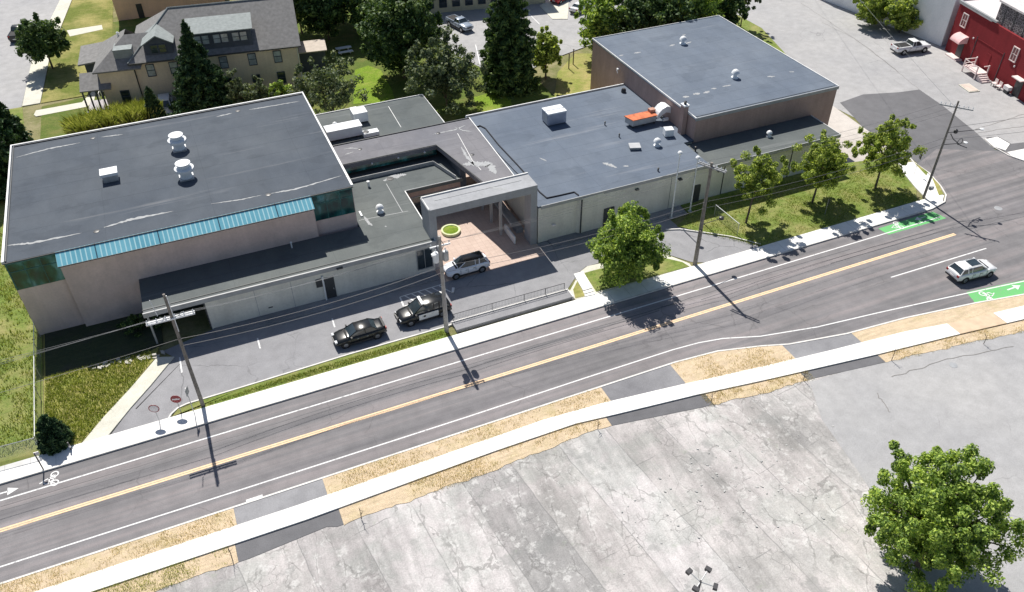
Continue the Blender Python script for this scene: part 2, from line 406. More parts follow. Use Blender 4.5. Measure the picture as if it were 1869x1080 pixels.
def mat_lot():
    m, t, b = nmat('old concrete slabs', .95, spec=.1); g = NG(t)
    v = g.mapv((1, 1, 1), R(-7.0)); vw = g.vadd(v, g.noisec(.25, v), .5)
    x, y, z = g.sep(vw)
    n1 = g.noise(.13, 6, .65, v); n2 = g.noise(.9, 8, .72); n3 = g.noise(9, 4, .75)
    c = g.ramp(n1, [(.28, (.325, .32, .32)), (.42, (.41, .40, .395)), (.50, (.495, .47, .47)), (.58, (.41, .41, .40)), (.66, (.50, .485, .475)), (.78, (.43, .415, .41))])
    fl = t.nodes.new('ShaderNodeMath'); fl.operation = 'FLOOR'; t.links.new(g.math('DIVIDE', x, 4.1), fl.inputs[0])
    wn = t.nodes.new('ShaderNodeTexWhiteNoise'); wn.noise_dimensions = '1D'; t.links.new(fl.outputs[0], wn.inputs['W'])
    c = g.mix(.8, c, g.ramp(wn.outputs['Value'], [(0., .74), (.5, (1., .99, .97)), (1., 1.18)]), 'MULTIPLY')
    st = g.noise(1.0, 5, .65, g.mapv((1.5, .16, 1), R(-7)))
    c = g.mix(.5, c, g.ramp(st, [(.3, .62), (.5, 1.), (.7, 1.28)]), 'MULTIPLY')
    big = g.noise(.22, 4, .55, g.mapv((1, .5, 1), R(-7), (5, 1, 0)))
    c = g.mix(.7, c, g.ramp(big, [(.34, .70), (.46, .98), (.56, 1.04), (.70, 1.2)]), 'MULTIPLY')
    c = g.mix(.55, c, g.ramp(n2, [(.25, .55), (.45, .95), (.6, 1.05), (.75, 1.25)]), 'MULTIPLY')
    c = g.mix(.4, c, g.ramp(n3, [(.3, .5), (.7, 1.4)]), 'MULTIPLY')
    crz = g.ramp(g.noise(.085, 3, .5, g.mapv((1, 1, 1), 0, (3.3, 1.7, 0))), [(.40, 0.), (.52, 1.)])
    va = g.vadd(g.mapv((1.2, .5, 1), R(-10)), g.noisec(1.1), .7); va = g.vadd(va, g.noisec(4.), .12)
    e1 = g.edge(.45, va); e2 = g.edge(1.3, g.vadd(g.vadd(g.tc, g.noisec(1.5), .5), g.noisec(5.), .1))
    wv = g.noise(1.3, 4)
    l1 = g.math('LESS_THAN', e1, g.math('MULTIPLY', wv, .034)); l2 = g.math('MULTIPLY', g.math('LESS_THAN', e2, g.math('MULTIPLY', wv, .055)), g.ramp(g.noise(.2, 3), [(.50, 0.), (.58, 1.)]))
    l = g.math('MAXIMUM', g.math('MULTIPLY', l1, g.math('ADD', crz, .2)), l2, True)
    l = g.math('MULTIPLY', l, g.ramp(g.noise(.7, 5), [(.40, .05), (.55, 1.)]))
    # crumbled pale rims beside the cracks, then the cracks
    rim = g.math('MULTIPLY', g.ramp(e1, [(0., 1.), (.10, 0.)]), g.math('MULTIPLY', crz, g.ramp(g.noise(1.9, 6, .7), [(.5, 0.), (.6, 1.)])))
    c = g.mix(g.math('MULTIPLY', rim, .55), c, (.72, .72, .70))
    pal = g.math('MULTIPLY', g.ramp(g.noise(.8, 6, .75), [(.56, 0.), (.62, 1.)]), crz)
    c = g.mix(g.math('MULTIPLY', pal, .5), c, (.68, .675, .66))
    drk = g.ramp(g.noise(.30, 6, .65, g.mapv((1, 1, 1), 0, (9, 2, 0))), [(.60, 0.), (.63, 1.)])
    c = g.mix(g.math('MULTIPLY', drk, .45), c, (.24, .245, .24))
    grn = g.math('MULTIPLY', g.ramp(g.noise(.5, 6, .7, g.mapv((1, 1, 1), 0, (2, 12, 0))), [(.62, 0.), (.68, 1.)]), .4)
    c = g.mix(grn, c, (.33, .36, .30))
    c = g.mix(g.math('MULTIPLY', l, .5), c, (.17, .165, .16))
    jl = g.math('MULTIPLY', g.line(x, 4.1, .04), g.ramp(g.noise(.35, 3), [(.38, .25), (.5, 1.)]))
    c = g.mix(g.math('MULTIPLY', jl, .55), c, (.20, .20, .20))
    x2, y2, z2 = g.sep(g.mapv((1, 1, 1), R(-7.0), (0, 1.3, 0), g.vadd(g.tc, g.noisec(.5), .5)))
    j2 = g.math('MULTIPLY', g.line(y2, 5.3, .03), g.ramp(g.noise(.3, 3, .5, g.mapv((1, 1, 1), 0, (7, 7, 0))), [(.5, 0.), (.56, 1.)]))
    c = g.mix(g.math('MULTIPLY', j2, .6), c, (.17, .17, .17))
    t.links.new(c, b.inputs['Base Color']); g.bump(b, n2, .02, .4); return m
M['lot'] = mat_lot()
def mat_mesh():
    m, t, b = nmat('chain link mesh', .5, .4); g = NG(t)
    b.inputs['Base Color'].default_value = (.42, .46, .42, 1); b.inputs['Alpha'].default_value = .30
    return m
M['link'] = mat_mesh()
def mat_brickpat():
    m, t, b = nmat('patterned dark shingle', .8); g = NG(t)
    l = g.ramp(g.edge(3.2), [(0., 1.), (.09, 0.)])
    c = g.mix(l, (.07, .06, .065), (.42, .38, .40)); t.links.new(c, b.inputs['Base Color']); return m
M['pattern'] = mat_brickpat()

STRUCT = dict(kind='structure')
def sheet(name, pts, z, m, px=True, kind='structure'):
    p = Gs(pts) if px else pts
    return MB().sheet(p, z).build(name, m, kind=kind)
def slab(name, pts, z0, z1, m, px=True):
    p = Gs(pts) if px else pts
    return MB().prism(p, z0, z1).build(name, m, kind='structure')

# ================================================================ SETTING
sheet('ground', [(-420, -60), (520, -60), (520, 900), (-420, 900)], -.03, M['ground'], False)
# main road
near_kerb = [(-60, 41.95), (-20, 41.95), (17, 42.0), (26, 42.0), (33.2, 42.0), (37.3, 41.7), (41.2, 40.7), (43.6, 39.9), (49.2, 38.95), (55.5, 38.5), (63.1, 37.5), (68.3, 36.6), (120, 27)]
far_right = [(120, 51.4), (96, 54.0), (91.8, 55.5)]
cross_l = [tuple(G(*p))[:2] for p in ((1674, 300), (1695, 315), (1718, 338), (1727, 359), (1708, 380))]
main_poly = near_kerb + [(120, 49.5), (91, 53.4), (89.4, 57), (82, 61)] + [cross_l[0], cross_l[1], cross_l[2], cross_l[3], (72.0, 51.2), (-60, 51.1)]
sheet('road', main_poly, 0.0, M['asphalt'], False)
# cross street: old pale part and new darker part
sheet('cross_street', [tuple(G(1389, 52))[:2], (85.5, 125), (92, 170), (118, 170), (103, 125), (98.6, 107.3), (95.7, 87.5), (92.1, 74.3), (89.6, 62.3), (80, 60), (78, 76)], -.008, M['asphalt_old'], False)
sheet('cross_street_new', Gs([(1533, 187), (1575, 172), (1640, 168), (1678, 163), (1720, 192), (1780, 240), (1815, 272), (1869, 292)]) + [(92, 52), (76, 52), (77.6, 60.5)] + Gs([(1640, 300), (1600, 262), (1560, 215)]), -.004, M['asphalt_new'], False)
# the pale lot east of the cross street
sheet('east_lot', [(95, 107.5), (90, 87.5), (88.5, 74.3), (86.5, 62.3), (89.5, 57.5), (92, 54.2), (130, 49.5), (140, 90), (125, 170), (100, 170)], -.012, M['asphalt_old'], False)
# near lot
lot_edge = [(-60, 37.6), (-14, 37.6), (0, 37.6), (15, 38.0), (22.5, 38.3), (33, 37.3), (40, 36.2), (50, 34.8), (58, 34.0), (66, 33.0), (120, 23.4)]
sheet('concrete_lot', lot_edge[::-1] + [(-60, -30), (120, -30)], -.02, M['lot'], False)
sheet('east_asphalt', Gs([(1478, 697), (1500, 765), (1560, 850), (1612, 930), (1650, 1010)]) + [(37, 0), (37, -30), (120, -30), (120, 23.3), (66, 32.9), (58, 33.9), (50, 34.7), (46.5, 35.2)], -.014, M['asphalt_old'], False)
# verge of sand and dry grass on the near side
sw_t = [(-60, 40.3), (-17, 40.3), (0, 40.2), (7.4, 40.3), (20, 40.5), (25.2, 40.2), (32.2, 39.4), (40.1, 38.4), (46.6, 37.7), (54.2, 37.0), (58.9, 36.2), (67.0, 35.3), (120, 26.3)]
sw_b = [(-60, 38.7), (-14, 38.8), (0.3, 38.7), (15, 39.1), (22.1, 39.1), (25.4, 38.7), (32.7, 37.9), (39.2, 37.0), (50.0, 35.65), (58.1, 34.8), (65.6, 33.9), (120, 24.7)]
def between(a, b, x0, x1):
    def ev(L, x):
        for (xa, ya), (xb, yb) in zip(L, L[1:]):
            if xa <= x <= xb: return ya+(yb-ya)*(x-xa)/(xb-xa)
        return L[-1][1]
    xs = sorted(set([x0, x1]+[p[0] for p in a+b if x0 < p[0] < x1]))
    return [(x, ev(a, x)) for x in xs], [(x, ev(b, x)) for x in xs]
def strip_poly(a, b, x0, x1):
    A, B = between(a, b, x0, x1); return A+B[::-1]
def ragged(P, amp, seed, step=.35):
    rr = random.Random(seed); out = []; ph = [rr.uniform(0, 6) for _ in range(4)]
    for (x0, y0), (x1, y1) in zip(P, P[1:]):
        n = max(1, int(math.hypot(x1-x0, y1-y0)/step))
        for k in range(n):
            f = k/n; x = x0+(x1-x0)*f; y = y0+(y1-y0)*f
            y += amp*(.5*math.sin(x*1.1+ph[0])+.4*math.sin(x*2.7+ph[1])+.3*math.sin(x*5.3+ph[2])+rr.uniform(-.45, .45)); out.append((x, y))
    out.append(P[-1]); return out
kerb_in = [(x, y-.16) for x, y in near_kerb]
verges = [(-60, G(430, 945).x), (G(592, 885).x, G(1104, 718).x), (G(1234, 680).x, G(1446, 650).x), (G(1560, 615).x, 120)]
for k, (a, b) in enumerate(verges):
    MB().prism(strip_poly(kerb_in, sw_t, a, b), -.02, .10).build('verge', M['sand'], kind='structure')
for k, (a, b) in enumerate(((G(430, 945).x, G(592, 885).x), (G(1104, 718).x, G(1234, 680).x), (G(1446, 650).x, G(1560, 615).x))):
    MB().prism(strip_poly(kerb_in, sw_t, a+.003, b-.003), -.02, .09).build('driveway_apron', M['apron'], kind='structure')
MB().prism(strip_poly(sw_t, sw_b, -60, G(1738, 600).x), -.02, .12).build('sidewalk', M['walk'], kind='structure')
MB().prism(strip_poly(sw_t, sw_b, G(1738, 600).x+.01, G(1822, 580).x), -.02, .115).build('detectable_paving', plain('tan paving', (.62, .48, .34), .8), kind='structure')
MB().prism(strip_poly(sw_t, sw_b, G(1822, 580).x+.02, 120), -.02, .12).build('sidewalk', M['walk'], kind='structure')
MB().strip([(x, y-.07) for x, y in near_kerb], .15, -.02, .125).build('kerb', M['kerb'], kind='structure')
# lower verge between near sidewalk and lot
low_e = [(x, y) for x, y in lot_edge]
lowb = [(-60, 37.4), (-12, 37.3), (-4, 37.2), (1.5, 37.6), (2.2, 37.3), (8, 37.4), (15, 37.5), (22, 37.9), (24.2, 37.9), (32.4, 36.6), (38, 35.9), (43, 35.6), (50.5, 34.6), (58, 33.7), (66, 32.5), (120, 23)]
for a, b in ((-60, G(432, 1010).x), (G(622, 940).x, G(1112, 770).x), (G(1288, 720).x, G(1470, 690).x), (G(1610, 655).x, 120)):
    A_, B_ = between([(x, y-.01) for x, y in sw_b], lowb, a, b); MB().prism(A_+ragged(B_, .12, int(a)+90)[::-1], -.03, .01).build('lower_verge', M['sand'], kind='structure')
for a, b in ((G(432, 1010).x, G(622, 940).x), (G(1112, 770).x, G(1288, 720).x), (G(1470, 690).x, G(1610, 655).x)):
    MB().sheet(strip_poly([(x, y-.01) for x, y in sw_b], lowb, a+.01, b-.01), .004).build('driveway_patch', M['asphalt_new'], kind='structure')
# far sidewalk
MB().prism([(-60, 51.2), (71.6, 51.3), (73.6, 51.8), (74.7, 52.7), (74.3, 53.4), (72.6, 53.0), (-60, 52.85)], -.02, .12).build('sidewalk', M['walk'], kind='structure')
MB().strip([(-60, 51.13), (71.5, 51.23), (73.8, 51.7), (75.0, 52.7), (75.9, 54.4), (76.8, 57.0), (77.0, 59.6), (79.5, 66)], .15, -.02, .135).build('kerb', M['kerb'], kind='structure')
MB().prism(Gs([(1690, 363), (1722, 371), (1700, 325), (1688, 312), (1665, 297), (1640, 300), (1650, 318), (1672, 345)]), -.02, .126).build('side_walkway', M['walk'], kind='structure')
MB().prism(Gs([(1700, 324), (1713, 338), (1721, 356), (1713, 358)]), .0, .15).build('corner_lawn', M['grass_dry'], kind='structure')
MB().prism(Gs([(1668, 299), (1676, 303), (1693, 316), (1690, 322)]), .0, .15).build('corner_lawn', M['grass'], kind='structure')
# the drive and forecourt in front of the building
drive = Gs([(318, 652), (276, 704), (240, 744), (197, 800)]) + [(-12.3, 53.0)] + [(-7.9, 53.0)] + Gs([(310, 762), (326, 745), (362, 731), (442, 707), (640, 646), (815, 596)]) + [(17.0, 54.4), (28.8, 54.5)] + Gs([(1056, 497), (1070, 486), (1100, 478), (1160, 470), (1212, 462), (1262, 478)]) + [(43.8, 53.0), (50, 53.0)] + Gs([(1385, 446), (1330, 430), (1290, 424), (1240, 415)]) + [(44.5, 61.0), (47, 61.2), (47, 62.9), (-2.9, 62.7), (-7.5, 61.5)]
sheet('drive', drive, .008, M['asphalt_lot'], False)
MB().sheet(Gs([(240, 744), (197, 800), (308, 768), (262, 750)]), .012).build('drive_apron', M['apron'], kind='structure')
MB().prism(Gs([(287, 653), (318.5, 652), (275.6, 704), (240, 744), (192, 803), (140, 822), (190, 762), (240, 708)]), -.02, .10).build('ramp_walkway', M['walk_old'], kind='structure')
MB().box(-2.9, 18.4, 61.2, 62.72, -.02, .10).build('walkway', M['apron'], kind='structure')
MB().box(30.9, 46.8, 61.6, 62.88, -.02, .10).build('walkway', M['apron'], kind='structure')
MB().sheet([(18.5, 60.6), (29.6, 60.6), (29.6, 62.9), (30.4, 62.95), (30.4, 82), (24.9, 82), (24.9, 72.6), (18.5, 72.6)], .016).build('court_paving', M['pavers'], kind='structure')
# lawns
MB().prism(Gs([(310, 767), (326, 748), (362, 734), (442, 710), (640, 649), (812, 600)]) + [(16.3, 52.9), (-7.8, 52.9)], -.02, .11).build('kerb_lawn', M['grass'], kind='structure')
MB().strip([tuple(G(*p))[:2] for p in ((308, 766), (313, 757), (325, 746), (342, 738), (362, 732), (442, 708), (640, 647), (815, 597))]+[(17.2, 54.45)], .13, -.02, .14).build('kerb', M['kerb'], kind='structure')
MB().prism([(-60, 67.9), (-17.75, 67.9), (-17.75, 100), (-60, 100)], -.02, .03).build('west_lawn', M['grass'], kind='structure')
MB().prism([(-60, 52.9), (-17.1, 52.9), (-17.3, 67.9), (-60, 67.9)], -.02, .035).build('west_lawn', M['grass'], kind='structure')
MB().prism([(-17.05, 52.9), (-14.6, 52.9)] + Gs([(140, 818), (240, 706), (285, 652)]) + [(-7.5, 63), (-7.5, 68.2), (-17.2, 68.2)], -.02, .05).build('rough_lawn', M['grass_dry'], kind='structure')
MB().prism([(-17.0, 62.2), (-13, 62.0), (-9, 61.7), (-7.3, 62.4), (-7.3, 66.4), (-3.1, 66.5), (-3.1, 68.15), (-17.1, 68.15)], 0, .075).build('hall_shade_patch', grass_mat('lawn with painted hall shade', (.05, .07, .04), (.07, .09, .045), (.07, .07, .06), .4), kind='structure')  # lawn patch coloured darker to deepen the shadow cast by the hall
# tree island
isl = Gs([(1045, 545), (1040, 525), (1050, 505), (1083, 530), (1100, 536)])
MB().prism([(29.1, 53.0), (29.1, 54.3)] + Gs([(1060, 496), (1072, 487), (1105, 480), (1160, 474), (1214, 465), (1258, 482)]) + [(42.0, 53.0)], -.02, .115).build('island_paving', M['walk_old'], kind='structure')
MB().prism(Gs([(1050, 546), (1046, 530), (1056, 510), (1066, 533), (1072, 541)]), .0, .14).build('island_lawn', M['grass_dry'], kind='structure')
MB().prism(Gs([(1088, 534), (1066, 500), (1095, 492), (1150, 484), (1215, 473), (1245, 480), (1258, 488)]) + [(36, 53.1)], .0, .145).build('island_lawn', M['grass'], kind='structure')
st = empty('garden_steps', G(1072, 530), 'short pale concrete steps rising from the far sidewalk to the drive island', 'steps')
for k, (a, b, c_, d) in enumerate((((1047, 504), (1064, 499), (1081, 529), (1064, 534)), ((1064, 535), (1081, 530), (1083, 534), (1066, 539)), ((1066, 540), (1084, 535), (1086, 539), (1068, 543)))):
    MB().prism(Gs([a, b, c_, d]), .0, .30-.06*k).build('step', M['walk'], st)
# east lawn
MB().prism(Gs([(1236, 413), (1290, 427), (1330, 433), (1388, 448)]) + [(50.6, 53.0), (71.2, 53.1)] + Gs([(1672, 347), (1650, 320), (1640, 302)]) + [(73.2, 62), (67.9, 63), (47, 62.95), (46.9, 61)], -.02, .10).build('east_lawn', M['grass'], kind='structure')
MB().strip([tuple(G(*p))[:2] for p in ((1215, 420), (1240, 419), (1290, 426), (1335, 433), (1388, 447))], .13, -.02, .14).build('kerb', M['kerb'], kind='structure')
MB().prism([(68.0, 63), (73.3, 62.1), (77.2, 62), (78.3, 76), (71.1, 79), (71.1, 68), (68, 68)], -.02, .015).build('gravel_yard', asphalt('gravel', (.50, .46, .43), (.62, .58, .54), 0, 0), kind='structure')
MB().prism([(70.95, 79), (78.6, 76), (86, 101), (85.4, 125), (70.95, 125)], -.02, .02).build('north_verge', M['grass'], kind='structure')
# north side lawns and parking behind the building
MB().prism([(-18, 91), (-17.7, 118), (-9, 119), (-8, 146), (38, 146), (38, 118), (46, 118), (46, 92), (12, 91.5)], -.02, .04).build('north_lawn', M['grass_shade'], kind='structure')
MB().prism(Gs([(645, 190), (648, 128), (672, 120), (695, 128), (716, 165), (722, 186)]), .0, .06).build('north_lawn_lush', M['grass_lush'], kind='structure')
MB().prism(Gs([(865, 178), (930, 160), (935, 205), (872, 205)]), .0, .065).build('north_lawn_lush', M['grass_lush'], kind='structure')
MB().prism(Gs([(1018, 132), (1050, 98), (1080, 98), (1080, 175), (1010, 190)]), .0, .07).build('dry_lawn', M['grass_dry'], kind='structure')
sheet('parking_lot', [(38, 124), (39, 140), (85, 140), (85, 125), (70, 112), (59.2, 106.3), (53.3, 104.5), (48.5, 102.8), (42.2, 99.3), (40.4, 105.0), (38.5, 111.2)], .075, M['asphalt_old'], False)
MB().prism(Gs([(985, 12), (1010, -5), (1038, 0), (1036, 36), (1008, 36)]), .05, .16).build('parking_island', M['walk_old'], kind='structure')
for a, b in (((868, 82), (876, 118)), ((880, 92), (892, 120)), ((962, 22), (985, 45)), ((938, 60), (952, 92))):
    MB().strip([tuple(G(*a))[:2], tuple(G(*b))[:2]], .14, .083).build('stall_line', M['white_paint'], kind='structure')
# north west: street, pavement, lawns, paths
MB().prism([(-90, 118), (-20.2, 119), (-19, 137), (-15.2, 160), (-8, 240), (-90, 240)], -.02, .01).build('west_street', M['asphalt_old'], kind='structure')
MB().prism([(-90, 100), (-19, 100), (-20.1, 119), (-90, 119)], -.02, .015).build('north_west_lawn', M['grass'], kind='structure')
MB().prism([(-20.1, 119.1), (-17.9, 119.1), (-16.6, 137), (-13.2, 160), (-6, 240), (-8, 240), (-15.2, 160), (-19, 137)], -.02, .10).build('sidewalk', M['walk_old'], kind='structure')
MB().prism([(-17.8, 119.1), (-9, 119.1), (-6, 170), (-11, 170), (-13.1, 160), (-16.5, 137)], -.02, .06).build('north_lawn_dry', M['grass_nw'], kind='structure')
MB().prism(Gs([(66, 202), (62, 210), (66, 213), (160, 195), (172, 184), (176, 165), (168, 168), (150, 187)]), .0, .07).build('path', M['walk_old'], kind='structure')
MB().prism(Gs([(122, 56), (186, 46), (188, 54), (128, 67)]), .0, .08).build('path', M['walk_old'], kind='structure')

# ---- road markings
def mark(name, mb, m=None): return mb.build(name, m or M['white_paint'], kind='structure')
mk = MB()
for dy in (-.10, .10): mk.strip([(-60, 46.62+dy), (20, 46.66+dy), (70.2, 46.7+dy)], .15, .006)
mark('centre_line', mk, M['yellow_paint'])
mark('edge_line', MB().strip([(-60, 49.52), (-20, 49.5), (18, 49.66), (60, 49.7), (71.2, 49.75)], .13, .006))
nl = [(-60, 43.4), (-20, 43.4), (1, 43.35), (14.5, 43.35), (25.6, 43.45), (33.9, 43.45), (36.5, 43.3), (38.8, 42.9), (42.0, 41.8), (47.5, 40.75), (53.7, 40.1), (61.3, 39.2), (70.2, 38.05), (120, 29)]
mark('edge_line', MB().strip(nl, .12, .006))
mark('lane_line', MB().strip(Gs([(1626, 506), (1800, 453)]), .13, .006))
# tar sealed cracks running along the far lane
rnd = random.Random(5)
tr = MB()
for y0, a, b in ((48.9, -20, 38), (48.45, -20, 30), (48.6, 18, 36), (48.95, 36, 60), (48.3, 40, 70), (47.75, 55, 71)):
    x = a; pts = []
    while x < b: pts.append((x, y0+rnd.uniform(-.05, .05)+.12*math.sin(x*.15))); x += 1.6
    tr.strip(pts, .05, .005)
mark('sealed_crack', tr, M['tar'])
# green bicycle boxes
mark('bicycle_lane_paint', MB().sheet(Gs([(1603, 417), (1702, 386), (1727, 398), (1622, 428)]), .005), M['green_paint'])
mark('bicycle_lane_paint', MB().sheet(Gs([(1764, 533), (1869, 511)])+[(76, 36.6), (75.6, 35.4)]+Gs([(1869, 537), (1780, 553)]), .005), M['green_paint'])
def bike(c, d, s, z=.010):
    """bicycle with rider seen flat on the road"""
    c = Vector(c); d = Vector((d[0], d[1], 0)).normalized(); n = Vector((-d.y, d.x, 0)); mb = MB()
    def P(a, b): q = c+d*a*s+n*b*s; return (q.x, q.y)
    for b in (-.52, .52):
        q = Vector(P(0, b)+(z,)); mb.ring(q, .24*s, .36*s, 20, z)
    for pts in ([(0, -.52), (.45, -.2), (.45, .35), (0, .52)], [(0, -.52), (0, 0), (.45, .35)], [(0, 0), (.5, -.22)], [(.9, .0), (1.25, .1)], [(.55, -.2), (1.0, -.05), (.8, .35), (.5, .4)]):
        mb.strip([P(*p) for p in pts], .12*s, z+.001)
    return mark('bicycle_symbol', mb)
def arrow(c, d, s, z=.010):
    c = Vector(c); d = Vector((d[0], d[1], 0)).normalized(); n = Vector((-d.y, d.x, 0))
    def P(a, b): q = c+d*a*s+n*b*s; return (q.x, q.y)
    return mark('arrow_symbol', MB().strip([P(-.9, 0), P(.2, 0)], .16*s, z).sheet([P(.15, -.42), P(.15, .42), P(1.0, 0)], z))
bike(G(100, 873), (-1, 0), .85); arrow(G(10, 898), (1, 0), .9)
bike(G(1640, 411), (-1, 0), .8); arrow(G(1680, 398), (-1, 0), .8)
bike(G(1800, 541), (1, 0), .9); arrow(G(1850, 525), (1, 0), .9)
# stall ticks and hatched stall
for u0, v0, u1, v1 in ((470, 617, 475, 636), (606, 581, 611, 597), (328, 652, 332, 680)):
    mark('stall_line', MB().strip([tuple(G(u0, v0))[:2], tuple(G(u1, v1))[:2]], .13, .014))
hb = MB().strip(Gs([(730, 542), (737, 559)]), .15, .014).strip(Gs([(737, 559), (812, 536)]), .13, .014).strip(Gs([(730, 542), (806, 519)]), .13, .014)
for k in range(6):
    a = G(739+k*12.5, 540-k*3.7); b_ = G(760+k*12.5, 551-k*3.7); hb.strip([(a.x, a.y), (b_.x, b_.y)], .13, .016)
mark('hatched_stall', hb, M['trim_white'])
def manhole(u, v, r=.36, z=.008):
    p = G(u, v); e = tag(MB().lathe((p.x, p.y, 0), [(r, 0), (r, z+.008), (r*.9, z+.012)], 20).build('manhole_cover', M['metal_grey'], smooth=True), 'small round metal cover set in the pavement', 'manhole cover'); return e
mh = manhole(1740, 666, .35, -.01); mh['label'] = 'round metal cover in the pale asphalt right of the near sidewalk'
mh = manhole(1822, 380, .42, .004)
mh['label'] = 'round metal cover in the intersection beside the green bicycle box'
gp = G(465, 912); mark('drain_grate', MB().box(gp.x-.6, gp.x+.6, gp.y-.35, gp.y+.25, .0, .014), plain('grate', (.62, .62, .62), .6, var=.4, scale=9))
# concrete kerb corner and driveway across the intersection (east side)
MB().prism(Gs([(1797, 255), (1820, 250), (1843, 263), (1835, 275), (1815, 268)]), .0, .06).build('corner_paving', M['walk'], kind='structure')
MB().prism(Gs([(1838, 278), (1869, 272), (1890, 280), (1890, 298), (1869, 293), (1848, 286)]), .0, .06).build('corner_paving', M['walk'], kind='structure')
MB().sheet(Gs([(1800, 250), (1822, 249), (1846, 262), (1900, 256), (1900, 270), (1838, 277), (1812, 270)]), .004).build('side_drive', M['asphalt_new'], kind='structure')
MB().strip(Gs([(1797, 254), (1815, 270), (1840, 284), (1869, 294), (1900, 300)]), .14, -.02, .12).build('kerb', M['kerb'], kind='structure')
# faint joint lines on the near sidewalk are in the paving; cracks along the east asphalt
ck = MB()
for pts in (((1389+236, 688), (1680, 672), (1730, 655), (1790, 645), (1850, 632)), ((1600, 718), (1612, 735), (1625, 752)), ((1462, 5), (1500, 30), (1545, 60), (1590, 92), (1640, 132), (1677, 163)), ((1640, 132), (1560, 70), (1500, 40)), ((1780, 235), (1815, 225), (1869, 208)), ((1750, 250), (1810, 238), (1869, 230))):
    p = Gs(pts); q = []
    for (x0, y0), (x1, y1) in zip(p, p[1:]):
        for k in range(6): t_ = k/6; q.append((x0+(x1-x0)*t_+rnd.uniform(-.12, .12), y0+(y1-y0)*t_+rnd.uniform(-.12, .12)))
    q.append(p[-1]); ck.strip(q, .06, .002)
mark('pavement_crack', ck, plain('crack', (.22, .21, .20), .9))

# ================================================================ THE MUNICIPAL BUILDING
B = empty('office_building', (0, 68, 0), 'long low flat-roofed grey and brown building with two taller halls and a walled entrance court', 'building')
def part(mb, name, m, label=None, parent=None, smooth=False): return mb.build(name, m, parent or B, smooth, label=label)
def trim(pts, wd, z0, z1, m, name='roof_trim', label=None): return part(MB().strip(pts, wd, z0, z1), name, m, label)
def sheen_stain(pts, z, wd=.3, parent=None):
    """tapered pale puddle stain on a roof, its bright reflection painted in"""
    P = [G(a, b, z) for a, b in pts]; L = []; Q = []; n = 14*(len(P)-1)+1
    rr = random.Random(int(pts[0][0]*7+pts[0][1])); ps = []
    for i in range(len(P)-1):
        for k in range(14): ps.append(P[i].lerp(P[i+1], k/14))
    ps.append(P[-1])
    for i, p in enumerate(ps):
        d = (ps[min(i+1, len(ps)-1)]-ps[max(i-1, 0)]).normalized(); nn = Vector((-d.y, d.x, 0))
        h = wd*.36*math.sin(math.pi*min(1, max(.04, i/(len(ps)-1))))**.6
        L.append(p+nn*h*rr.uniform(.4, 1.3)); Q.append(p-nn*h*rr.uniform(.4, 1.3))
    n = len(ps)
    return MB().add([(q.x, q.y, z+.012) for q in L+Q], [(i, n+i, n+i+1, i+1) for i in range(n-1)]).build('puddle_sheen', M['sheen_stain'], parent or B)
# --- west hall
HZ = 8.2; HX0, HX1, HY0, HY1 = -17.55, 12.55, 68.2, 90.0
part(MB().box(HX0, HX1, HY0, HY1, 0, HZ-.18), 'wall', M['wall_pink'], 'pinkish brown wall of the west hall')
hr = part(MB().box(HX0-.12, HX1+.1, HY0+.02, HY1+.1, HZ-.176, HZ), 'roof', M['roof_hall'], 'large flat dark grey roof of the west hall')
trim([(HX0-.05, HY0), (HX0-.05, HY1+.05), (HX1+.03, HY1+.05), (HX1+.03, HY0)], .22, HZ-.16, HZ+.16, M['trim_white'])
trim([(HX0+.16, HY0+.1), (HX0+.16, HY1-.16), (HX1-.1, HY1-.16)], .12, HZ-.1, HZ+.10, M['trim_dark'])
# sloped blue glazing along the front edge
gx0, gx1 = G(100, 463, HZ).x, G(569, 362, HZ).x
part(MB().add([(gx0, HY0-.02, HZ+.02), (gx1, HY0-.02, HZ+.02), (gx1, HY0-1.32, HZ-.70), (gx0, HY0-1.32, HZ-.70), (gx0, HY0-.02, HZ-.70), (gx1, HY0-.02, HZ-.70)],
     [(0, 3, 2, 1), (0, 4, 3), (1, 2, 5), (3, 4, 5, 2)]), 'sloped_glazing', M['skylight'], 'long band of sloped blue ribbed glazing')
part(MB().box(gx0, gx1, HY0-1.36, HY0-.004, HZ-.80, HZ-.704), 'sill', M['trim_dark'])
part(MB().box(gx0, gx1, HY0-.5, HY0-.003, 0, HZ-.805), 'wall', M['wall_pink'])
trim([(HX0-.1, HY0-.12), (HX1+.1, HY0-.12)], .06, HZ-.06, HZ+.03, M['trim_dark'])
for a, b, nm in ((HX0, gx0, 'w'), (gx1, HX1, 'e')):
    wn = part(MB().box(a+.12, b-.06, HY0-.06, HY0-.003, HZ-2.9, HZ-.2), 'corner_window', M['teal'], 'dark teal corner window of the west hall')
    f = MB(); f.box(a+.02, b-.002, HY0-.10, HY0-.061, HZ-.2, HZ-.09); f.box(a+.02, a+.12, HY0-.10, HY0-.004, HZ-2.9, HZ-.2)
    for k in (1, 2): x = a+(b-a)*k/3; f.box(x-.03, x+.03, HY0-.09, HY0-.061, HZ-2.9, HZ-.2)
    f.box(a+.12, b-.07, HY0-.088, HY0-.061, HZ-1.05, HZ-.98)
    f.build('window_frame', plain('teal frame', (.03, .14, .14), .4), wn, local=False) if False else MB().add([(x, y-68, z) for x, y, z in f.v], f.f).build('window_frame', bpy.data.materials.get('teal frame') or plain('teal frame', (.03, .14, .14), .4), wn, local=True)
